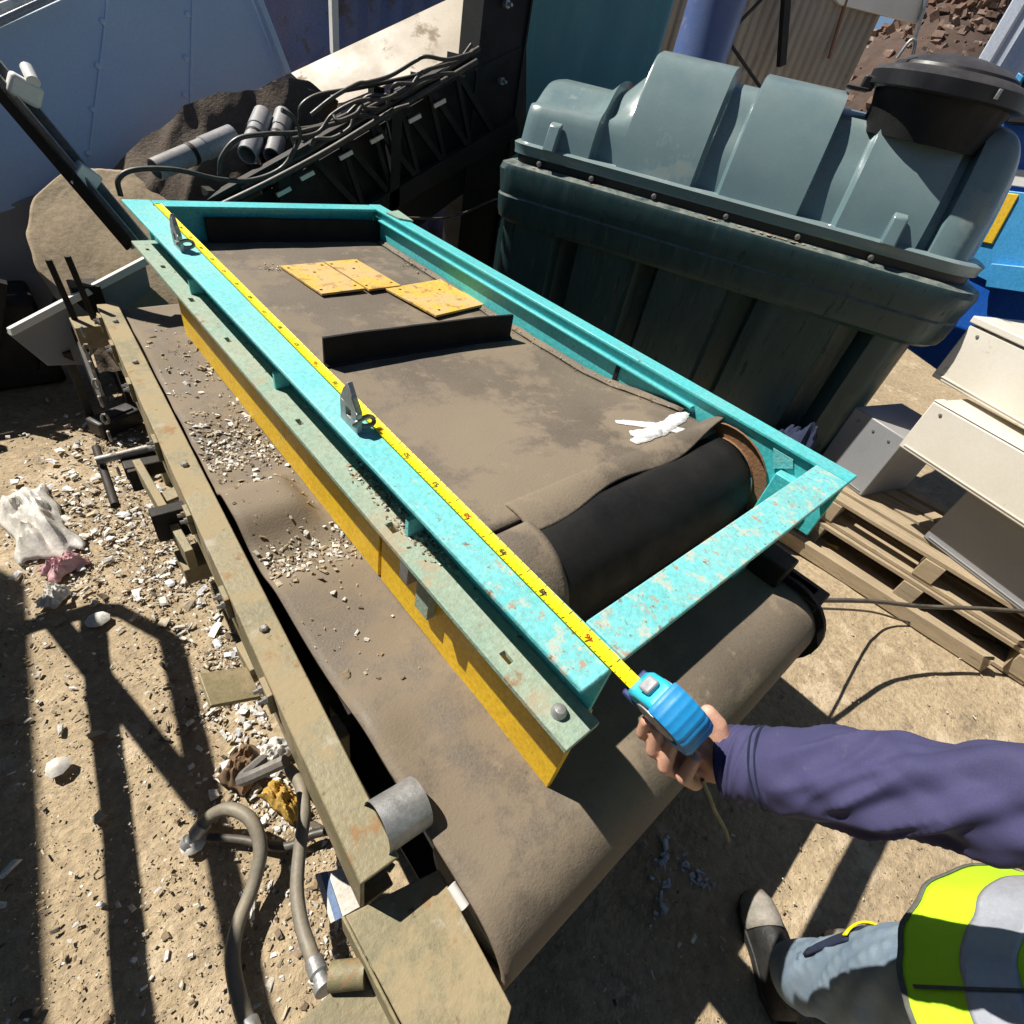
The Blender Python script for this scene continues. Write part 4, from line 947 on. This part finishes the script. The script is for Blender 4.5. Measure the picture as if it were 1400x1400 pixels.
# sleeves with folds
def sleeve(pts, rad, name, mt, seed, amp=.006, n=40, m_=150, cuff=None):
    pts = catmull(pts, max(4, m_//(len(pts)-1))); R = []; pu = None; N_ = len(pts)
    for i, p in enumerate(pts):
        d = (pts[min(i+1, N_-1)]-pts[max(i-1, 0)]).normalized()
        if pu is None: pu = (V((0,0,1))-d*d.z).normalized()
        u = (pu-d*pu.dot(d)).normalized(); pu = u; w_ = d.cross(u); t = i/(N_-1); r = rad(t); ring = []
        for j in range(n):
            a = 2*math.pi*j/n
            a2 = a+t*5.0
            f1 = 1-abs(nz(math.cos(a2)*1.7+seed, math.sin(a2)*1.7+t*1.2, t*2.6+seed))*2.8
            f2 = nz(t*11+math.cos(a+seed)*1.5, math.sin(a+seed)*1.5+t*3, seed)
            rr = r+amp*(f1*.9+f2*.7)*min(1, t*8)*min(1, (1-t)*14+.3)
            ring.append(p+(u*math.cos(a)+w_*math.sin(a))*rr)
        R.append(ring)
    o = B().rings(R).obj(name, mt, pe, smooth=180); md = o.modifiers.new('s', 'SUBSURF'); md.levels = md.render_levels = 1; return o
mid = wrL.lerp(elL, .30)
sleeve([wrL.lerp(elL, .20)+V((0,0,-.006)), wrL.lerp(elL, .6)+V((0,0,-.012)), elL+V((.005,0,-.015)), elL.lerp(shL, .5), shL], lambda t: .0475+.006*min(1, t*1.5)+.022*max(0, t-.5)+.004*math.exp(-((t-.04)/.05)**2), 'jacket_sleeve', 'sleeve', 1.3, .0115, n=72, m_=240)
sleeve([wrL.lerp(elL, .008), wrL.lerp(elL, .10)+V((0,0,-.003)), wrL.lerp(elL, .235)+V((0,0,-.007))], lambda t: .044+.005*t, 'jacket_cuff', 'sleeve', 4.4, .003, m_=40)
for tt_ in (.03, .175, .20):
    c = wrL.lerp(elL, tt_)+V((0,0,-.004)); B().lathe([(.0455+.006*tt_*4,-.0010),(.0468+.006*tt_*4,0),(.0455+.006*tt_*4,.0010)], c, elL-wrL, 40).obj('stitch_line', 'navy', pe)
c = wrL.lerp(elL, .27); dn = (elL-wrL).normalized()
B().grid(lambda u, v: c+dn*(.10*u)+V((0,0,-.050-.012*v*math.sin(math.pi*u)))+fv*(-.012+.03*v)-lv*.02*(1-u), 12, 6).obj('cuff_tab', 'sleeve', pe, smooth=180, solid=.003)
sleeve([wrR+V((0,0,.0)), wrR.lerp(elR,.5), elR, elR.lerp(shR,.5), shR], lambda t: .05+.022*min(1, t*1.5), 'jacket_sleeve', 'sleeve', 8.1, .007)
# jacket body
def torso(z0, z1, fa, fb, name, mt, amp, seed, a0=0, a1=360, nr=60, nz_=60, solid=0):
    b = B()
    full = (a1-a0) >= 360
    def fn(u, v):
        z = z0+(z1-z0)*u; a = math.radians(a0+(a1-a0)*v); k = (z-.93)/.32; c = pel.lerp(che, k) if k < 1.2 else pel.lerp(che, 1.2)
        r = 1+amp*(nz(math.cos(a)*2+seed, math.sin(a)*2, z*4)*1.2+.6*nz(math.cos(a)*5+seed, math.sin(a)*5, z*7))
        return (c.x+(lv.x*math.cos(a)*fa(z)+fv.x*math.sin(a)*fb(z))*r, c.y+(lv.y*math.cos(a)*fa(z)+fv.y*math.sin(a)*fb(z))*r, z)
    b.grid(fn, nz_, nr)
    return b.obj(name, mt, pe, smooth=180, solid=solid)
def FA(z): return .185+.02*max(0, (z-1.0))/.3-(.06*max(0, (z-1.30))/.15 if z > 1.30 else 0)
def FB(z): return .125+.012*max(0, (z-1.0))/.3-(.05*max(0, (z-1.34))/.15 if z > 1.34 else 0)
torso(.86, 1.47, FA, FB, 'jacket_body', 'sleeve', .03, 2.2)
sleeve([shL+lv*.03-V((0,0,.02)), shL, che+V((0,0,.13)), shR, shR-lv*.03-V((0,0,.02))], lambda t: .060+.035*math.sin(math.pi*t), 'jacket_yoke', 'sleeve', 3.7, .004, m_=60)
B().lathe([(.085,-.03),(.066,.02),(.060,.06),(.064,.075),(.056,.075),(.052,.02)], che+V((0,0,.19)), V((0,0,1))+fv*.12, 28, caps=False).obj('jacket_collar', 'sleeve', pe, smooth=60)
flare = lambda z: .11*max(0, (.98-z)/.22)**1.3
VA = lambda z: FA(z)+.016+flare(z); VB = lambda z: FB(z)+.016+flare(z)*.8
vz = torso(.765, 1.44, VA, VB, 'vest', 'vest', .055, 6.1, 0, 360, 120, 80, .003)
for z0 in (.83, 1.12):
    torso(z0, z0+.055, lambda z: VA(z)+.0025, lambda z: VB(z)+.0025, 'reflective_band', 'refl', .055, 6.1, 0, 360, 120, 10, .001)
torso(.765, .771, lambda z: VA(z)+.003, lambda z: VB(z)+.003, 'hem_binding', 'trim', .055, 6.1, 0, 360, 120, 3, .001)
torso(.78, 1.30, lambda z: VA(z)+.0042, lambda z: VB(z)+.0042, 'side_binding', 'trim', .055, 6.1, 14, 15.2, 3, 40, .001)
# trousers, boots
def leg(h, k, an, seed):
    sleeve([an+V((0,0,.02)), an.lerp(k,.45)+fv*-.008, k, k.lerp(h,.5), h+V((0,0,-.02))], lambda t: .066+.024*t, 'trouser_leg', 'jeans', seed, .011)
leg(hipL, knL, ankL, 3.3); leg(hipR, knR, ankR, 5.9)
torso(.78, 1.0, lambda z: .17, lambda z: .125, 'trouser_seat', 'jeans', .03, 1.1)
B().grid(lambda u, v: knL+fv*(.088-.10*(v-.5)**2)+lv*(.09*(v-.5))*1.3+V((0,0,-.20+.16*u)), 10, 10).obj('knee_pad', 'navy', pe, smooth=180, solid=.006)
B().grid(lambda u, v: knL+fv*(.094-.10*(u-.5)**2)+lv*(.09*(u-.5))*1.35+V((0,0,-.045+.012*v)), 10, 3).obj('knee_piping', 'tapey', pe, smooth=180, solid=.004)
def boot(an):
    t = B(); L = []
    for k, (s_, w_, h) in enumerate(((-.075,.028,.05),(-.06,.036,.09),(-.02,.040,.11),(.04,.041,.095),(.09,.046,.075),(.13,.048,.064),(.165,.040,.052),(.185,.022,.035))):
        c = V((an.x, an.y, 0))+fv*s_; L.append([c+lv*(w_*math.cos(a))+V((0,0,.02+max(0,math.sin(a))*h)) for a in [2*math.pi*j/20 for j in range(20)]])
    bo_ = t.rings(L).obj('boot', 'boot', pe, smooth=70)
    s = B(); s.rings([[V((an.x, an.y, z))+fv*x+lv*y for x, y in [(-.085,-.025),(-.085,.025),(-.03,.044),(.05,.044),(.10,.052),(.15,.050),(.185,.028),(.195,0),(.185,-.028),(.15,-.050),(.10,-.052),(.05,-.044),(-.03,-.044)]] for z in (0,.024)]).obj('sole', 'boot', bo_, bevel=.003)
    t = B(); L = []
    for k, (s_, w_, h) in enumerate(((.10,.0485,.074),(.13,.0500,.067),(.165,.0420,.055),(.188,.024,.038))):
        c = V((an.x, an.y, 0))+fv*s_; L.append([c+lv*(w_*math.cos(a))+V((0,0,.021+max(0,math.sin(a))*h)) for a in [math.pi*j/16 for j in range(17)]])
    t.rings(L, closed=False).obj('toe_cap', 'toecap', bo_, smooth=70, solid=-.002)
    B().tube([an+V((0,0,-.01)), an+V((0,0,.10))], .052, 18).obj('boot_shaft', 'boot', bo_)
boot(ankL); boot(ankR)

# ================================================================== hoses, litter and small things on the ground
def hosething(label, pts, r, ends):
    t = thing('rubber_hose', label, 'hose', tuple(pts[0])); B().tube(pts, r, 12, 10).obj('tube', 'hose', t, smooth=60)
    for e in ends:
        p, q = (pts[-2], pts[-1]) if e else (pts[1], pts[0]); d = (q-p).normalized()
        B().lathe([(r*1.0,-.03),(r*1.22,-.03),(r*1.22,.0),(r*.9,.004),(r*.9,.02),(r*1.3,.02),(r*1.3,.035),(r*.6,.037)], q, d, 14).obj('ferrule', 'galv', t, smooth=30)
hosething('grey rubber hose arched on the ground beside the lattice shadow', [P(268,1140,.03), P(285,1118,.06), P(312,1106,.10), P(342,1120,.11), P(356,1160,.09), P(346,1210,.06), P(326,1262,.05), P(318,1310,.05), P(328,1368,.06), P(346,1418,.08)], .0165, (0, 1))
hosething('grey rubber hose hanging next to the olive rail and guard box', [P(392,1048,.10), P(410,1072,.15), P(416,1110,.16), P(410,1160,.14), P(406,1215,.13), P(412,1262,.13), P(424,1300,.14), P(436,1332,.16)], .0155, (1,))
hose('black_hose', 'black hose lying on the ground from the arched grey hose to the rail', 'hose', [P(285,1145,.02), P(330,1148,.02), P(390,1158,.03), P(430,1140,.04), P(470,1136,.06), P(500,1150,.10)], .012, 'cable')
def rag(name, label, cat, c, sx, sy, h, mt, seed, rz=0):
    c = V(c); Rm = Matrix.Rotation(rz, 3, 'Z')
    def fn(u, v):
        x = (u-.5)*sx*(1+.3*nz(v*4, seed)); y = (v-.5)*sy*(1+.35*nz(u*4, seed+5))
        e = min(u, v, 1-u, 1-v)*4
        z = h*min(1, e)*(.5+.9*abs(nz(u*3.3+seed, v*3.3, seed))+.6*abs(nz(u*8, v*8, seed)))
        return c+Rm @ V((x, y, z))
    o = B().grid(fn, 26, 26).obj(name, mt, None, smooth=50, solid=.002); return tag(o, label, cat)
rag('plastic_bag', 'crumpled white plastic sheet lying in the shade edge of the litter', 'plastic sheet', P(48,715,.01), .17, .46, .07, 'plastic', 1.2, .1)
rag('plastic_bag', 'crumpled pink plastic bag next to the white sheet', 'plastic bag', P(88,775,.01), .12, .09, .05, 'pink', 7.7, .4)
rag('plastic_bag', 'small white bag on the ground below the pink one', 'plastic bag', P(75,815,.01), .10, .07, .04, 'plastic', 3.1, .9)
rag('foam_lump', 'torn yellow foam lump beside the hanging grey hose', 'foam', P(388,1095,.02), .06, .13, .06, 'yfoam', 4.2, .3)
rag('paper_scrap', 'white paper scrap near the yellow foam', 'paper', P(372,1030,.02), .10, .07, .03, 'plastic', 9.4, .2)
rag('cardboard_piece', 'brown folded cardboard beside the olive rail', 'cardboard', P(335,1050,.02), .11, .10, .06, 'card', 5.5, .5)
rag('green_wrapper', 'small yellow green wrapper beside the rail', 'wrapper', P(326,826,.02), .06, .05, .03, 'vest', 2.5, .5)
wb = thing('white_board', 'white board with a blue stripe stuck between hose and guard box', 'board', tuple(P(465,1215,.05)))
wq = [P(*p, .06) for p in ((430,1195),(480,1185),(500,1235),(452,1262))]; B().prism(wq, (0,0,-.008)).obj('sheet', 'plastic', wb)
B().prism([P(*p, .0625) for p in ((438,1193),(447,1191),(468,1254),(458,1259))], (0,0,-.0022)).obj('stripe', mat('blue_stripe', (.10,.16,.30), (.13,.2,.34), 9, .6), wb)
bk = thing('black_block', 'black plastic block lying in the dirt below the rail end', 'block', tuple(P(158,575,.0)))
a = P(158,575,.04); B().box(a, (.20,.10,.08), Matrix.Rotation(.4,3,'Z')).obj('block_body', 'lid', bk, bevel=.012)
B().box(a+V((.02,.0,.043)), (.12,.05,.012), Matrix.Rotation(.4,3,'Z')).obj('block_cap', 'lid', bk, bevel=.004)
for k, (x, y, s_) in enumerate(((135,850,.035),(265,1155,.03),(80,1050,.03))):
    o = B().lathe([(.002,0),(s_*.8,.003),(s_,s_*.4),(s_*.6,s_*.8),(.002,s_*.9)], P(x, y, 0), n=9).obj('stone', 'plastic', None, smooth=40)
    for v_ in o.data.vertices: v_.co += V((nz(v_.co.x*60, v_.co.y*60, k), nz(v_.co.y*60, k, v_.co.z*60), 0))*.008
    tag(o, ('white stone at the end of the lattice shadow','pale stone at the arched hose end','pale flat stone in the sunlit strip')[k], 'stone')
# rubble chips that nobody could count
random.seed(11)
PAL = [(.55,.50,.42),(.62,.60,.56),(.40,.31,.20),(.30,.22,.13),(.20,.15,.10),(.10,.08,.06),(.48,.40,.28),(.70,.69,.66)]
def rubble(name, spots, mt='chips', parent=None):
    vs_, fs, cols = [], [], []
    for (c, s, pal) in spots:
        n = len(vs_); Rm = Matrix.Rotation(random.uniform(0,6.3),3,'Z') @ Matrix.Rotation(random.uniform(-.5,.5),3,'X') @ Matrix.Rotation(random.uniform(-.5,.5),3,'Y')
        a, b_, h = s*random.uniform(.5,1.6), s*random.uniform(.3,1), s*random.uniform(.06,.34)
        for z in (-1,1):
            for x, y in ((-1,-1),(1,-1),(1,1),(-1,1)):
                k = .75 if z > 0 else 1
                vs_.append(tuple(V(c)+Rm @ V((x*a*k*random.uniform(.5,1), y*b_*k*random.uniform(.3,1), z*h*random.uniform(.4,1)))))
        fs += [[n+i for i in f] for f in ((3,2,1,0),(4,5,6,7),(0,1,5,4),(1,2,6,5),(2,3,7,6),(3,0,4,7))]
        cols += [pal]*24
    me = bpy.data.meshes.new(name); me.from_pydata(vs_, [], fs)
    ca = me.color_attributes.new('Col', 'FLOAT_COLOR', 'CORNER'); ca.data.foreach_set('color', [q for c in cols for q in (*c, 1)])
    o = bpy.data.objects.new(name, me); COL.objects.link(o); me.materials.append(MT[mt]); kind(o, 'stuff'); o.parent = parent
    return o
def pick(w=None): 
    c = random.choices(PAL, w)[0]; f = random.uniform(.75,1.2); return tuple(min(.85, k*f) for k in c)
sp_ = []
W1 = [5,4,6,6,4,3,5,3]
for i in range(60000):
    px_, py_ = random.uniform(-10,520), random.uniform(500,1400)
    p = P(px_, py_, 0)
    # litter band along the rail: dense near the olive rail, thinning to the left
    xr = A0.x+(A1.x-A0.x)*(p.y-A0.y)/(A1.y-A0.y); d_ = xr-p.x
    cl = max(0, .45+1.1*nz(p.x*4, p.y*4, 3)+.5*nz(p.x*13, p.y*13, 6))
    dens = math.exp(-max(0, d_-.10)/.10)*.8*cl*(.35+.65*min(1, max(0, (p.y-.5)/.5))) + math.exp(-((p.y-1.95)/.40)**2)*cl*1.0*math.exp(-max(0,d_-.25)/.2)+.018
    if random.random() < dens*1.35: sp_.append((p+V((0,0,.002)), random.choice((.002,.0025,.003,.004,.005,.006,.008) if random.random() < .97 else (.012,.016,.02))*random.uniform(.6,1.2), pick(W1)))
for i in range(1100):
    k = random.random()
    if k < .55: px_, py_ = random.gauss(150,95), random.gauss(700,70)
    elif k < .8: t_ = random.random(); px_, py_ = 210+200*t_+random.gauss(0,28), 640+420*t_+random.gauss(0,25)
    else: px_, py_ = random.gauss(350,40), random.gauss(1010,60)
    p = P(px_, py_, 0); xr = A0.x+(A1.x-A0.x)*(p.y-A0.y)/(A1.y-A0.y)
    if p.x > xr-.02 or px_ < -20: continue
    sp_.append((p+V((0,0,random.uniform(.002,.012))), random.choice((.006,.008,.010,.014,.02)), random.choice(((.74,.73,.70),(.66,.62,.55),(.55,.49,.40),(.70,.70,.72),(.45,.38,.28)))))
tagk = rubble('litter_rubble', sp_); tagk['label'] = 'pale and brown litter chips strewn along the olive rail'
sp_ = []
for i in range(7000):
    x, y = random.uniform(.25,.474), random.uniform(.5,2.5)
    d_ = math.exp(-((y-1.50)/.12)**2)*1.2+math.exp(-((y-.95)/.05)**2)*1.1+.03+.25*math.exp(-((y-2.0)/.15)**2)*(nz(x*20,y*20)>0)
    if x > lowx(y, 0)+.01 and random.random() < d_: sp_.append((V((x, y, lz(x, y)+.004)), random.choice((.002,.003,.004,.006,.010)), pick([6,6,5,4,3,2,4,5])))
for i in range(500):
    y = random.choice((random.gauss(.66,.07), random.gauss(.80,.04), random.uniform(.2,2.3) if random.random() < .3 else random.gauss(.6,.05)))
    x = min(.471, max(.41, random.gauss(.462,.014))); sp_.append((V((x, y, .907)), random.choice((.002,.003,.004,.006)), pick([3,2,6,7,6,5,3,1])))
rubble('belt_litter', sp_, parent=None)['label'] = 'litter chips caught on the lower belt beside the yellow beam'
sp_ = []
for i in range(9000):      # fine pebbles bedded in the sunlit ground
    p = P(random.uniform(-10,1410), random.uniform(520,1400), 0)
    if -.03 < p.y < 2.6 and .2 < p.x < 1.55: continue
    f_ = random.uniform(.7,1.25); sp_.append((p+V((0,0,-.001)), random.choice((.0015,.002,.0025,.003)), tuple(k*f_ for k in random.choice(((.46,.34,.20),(.40,.29,.16),(.52,.42,.28),(.30,.21,.12))))))
for i in range(2500):
    px_, py_ = random.uniform(700,1400), random.uniform(860,1400); p = P(px_, py_, 0)
    if p.y > -.05 and p.x < 1.6: continue
    den = .10+.5*max(0, nz(p.x*4, p.y*4, 8))
    if random.random() < den: sp_.append((p+V((0,0,.003)), random.choice((.003,.004,.006,.009)), pick([4,3,6,6,4,3,5,1])))
for i in range(46):
    t = random.random(); p = P(*((905+6*random.gauss(0,1), 1165+85*t) if i % 2 else (905+75*t+6*random.gauss(0,1), 1150+70*t+6*random.gauss(0,1))), 0); sp_.append((p+V((0,0,.001)), random.uniform(.005,.015), (.40,.45,.50)))
rubble('yard_grit', sp_)['label'] = 'grit and pale flakes on the ground in front of the drum'
sp_ = []
for i in range(160):
    u = random.random(); y = .62+1.7*u
    sp_.append((V((random.uniform(1.345,1.39), y, belt_z(1.36, y)+.012)), random.choice((.002,.003,.004)), pick([3,1,5,5,4,2,3,1])))
for i in range(60): p = P(random.gauss(580,12), random.gauss(362,4), .905); sp_.append((p, random.uniform(.003,.009), pick([2,2,4,4,4,2,2,1])))
for i in range(30): p = P(random.gauss(372,8), random.gauss(366,2), .905); sp_.append((p, .004, pick()))
rubble('belt_crumbs', sp_)['label'] = 'crumbs of dirt along the right edge of the upper belt'
hose('cable', 'thin black cable lying across the sunlit ground in front of the pallet', 'cable', [V((1.60,.08,.47)), P(1188,836,.12), P(1240,850,.02), P(1300,862,.012), P(1360,878,.012), P(1430,925,.012)], .005, 'cable')
hose('cable', 'thick black cable from the drum end running off beside the pallet', 'cable', [V((1.58,.10,.50)), P(1190,822,.36), P(1260,829,.31), P(1340,832,.31), P(1430,838,.31)], .009, 'cable')
tag(B().grid(lambda u, v: P(1118+26*u, 738+16*u, .012)+V((.0,.02*v,.03*math.sin(math.pi*v)*u)), 8, 6).obj('peel_scrap', 'yfoam', None, smooth=180, solid=.002), 'curled yellow peel lying on the sunlit ground', 'scrap')
rag('plastic_sheet', 'dark blue plastic sheet bunched up behind the grey box', 'plastic sheet', (2.75,.62,.25), .5, .3, .25, 'navy', 2.2, .3)
ob = bpy.data.objects['plastic_sheet']

# ================================================================== shade makers left of the picture: a container and a steel lattice
ct = thing('storage_container', 'green storage container standing to the left of the conveyor', 'container', (-2.6, 1.5, 0))
ea, eb = V((-1.35,2.25,0)), V((-1.22,3.37,0)); dd = (eb-ea).normalized(); nl = V((-dd.y, dd.x, 0))
q = [ea-dd*4.5, eb+dd*.2, eb+dd*.2+nl*2.3, ea-dd*4.5+nl*2.3]
B().hexa([V((p.x,p.y,.12)) for p in q], [V((p.x,p.y,2.5)) for p in q]).obj('hull', 'container', ct, bevel=.02)
for k in range(24):
    p = q[0].lerp(q[1], (k+.5)/24); B().bar(V((p.x,p.y,.2))-nl*.015, V((p.x,p.y,2.4))-nl*.015, .10, .03, tuple(nl)).obj('corrugation', 'container', ct, bevel=.008)
for p in q: B().bb(p.x-.08, p.x+.08, p.y-.08, p.y+.08, 0, .13).obj('corner_casting', 'dark', ct)
SV = V((-.37,.69,1))
tr = thing('steel_lattice', 'black steel lattice girder bracketed to the green container', 'lattice girder', (-.75, 1.2, .95))
def sh(x, y, z): return P(x, y, 0)+SV*z
l0, l1 = sh(122,830,.95), sh(182,1400,.95); u0, u1 = sh(232,872,1.35), sh(310,1220,1.35)
l1 = l0+(l1-l0)*1.9; u1 = u0+(u1-u0)*2.6
B().bar(l0, l1, .05, .05).obj('chord', 'dark', tr); B().bar(u0, u1, .05, .05).obj('chord', 'dark', tr)
B().bar(sh(160,832,1.12), u0, .035, .035, (0,1,0)).obj('lattice_bar', 'dark', tr); B().bar(l0, sh(160,832,1.12), .04, .04, (1,0,0)).obj('lattice_bar', 'dark', tr)
B().bar(sh(62,834,.97), sh(276,1100,1.30), .05, .05, (1,0,0)).obj('lattice_bar', 'dark', tr)
B().bar(l0.lerp(l1,.55), u0.lerp(u1,.7), .05, .05, (1,0,0)).obj('lattice_bar', 'dark', tr)
for t_ in (.0, .6, .95):
    a = l0.lerp(l1, t_); w2 = q[0]+dd*((a-q[0]).dot(dd)); B().bar(a, V((w2.x, w2.y, a.z)), .04, .04).obj('bracket', 'dark', tr)
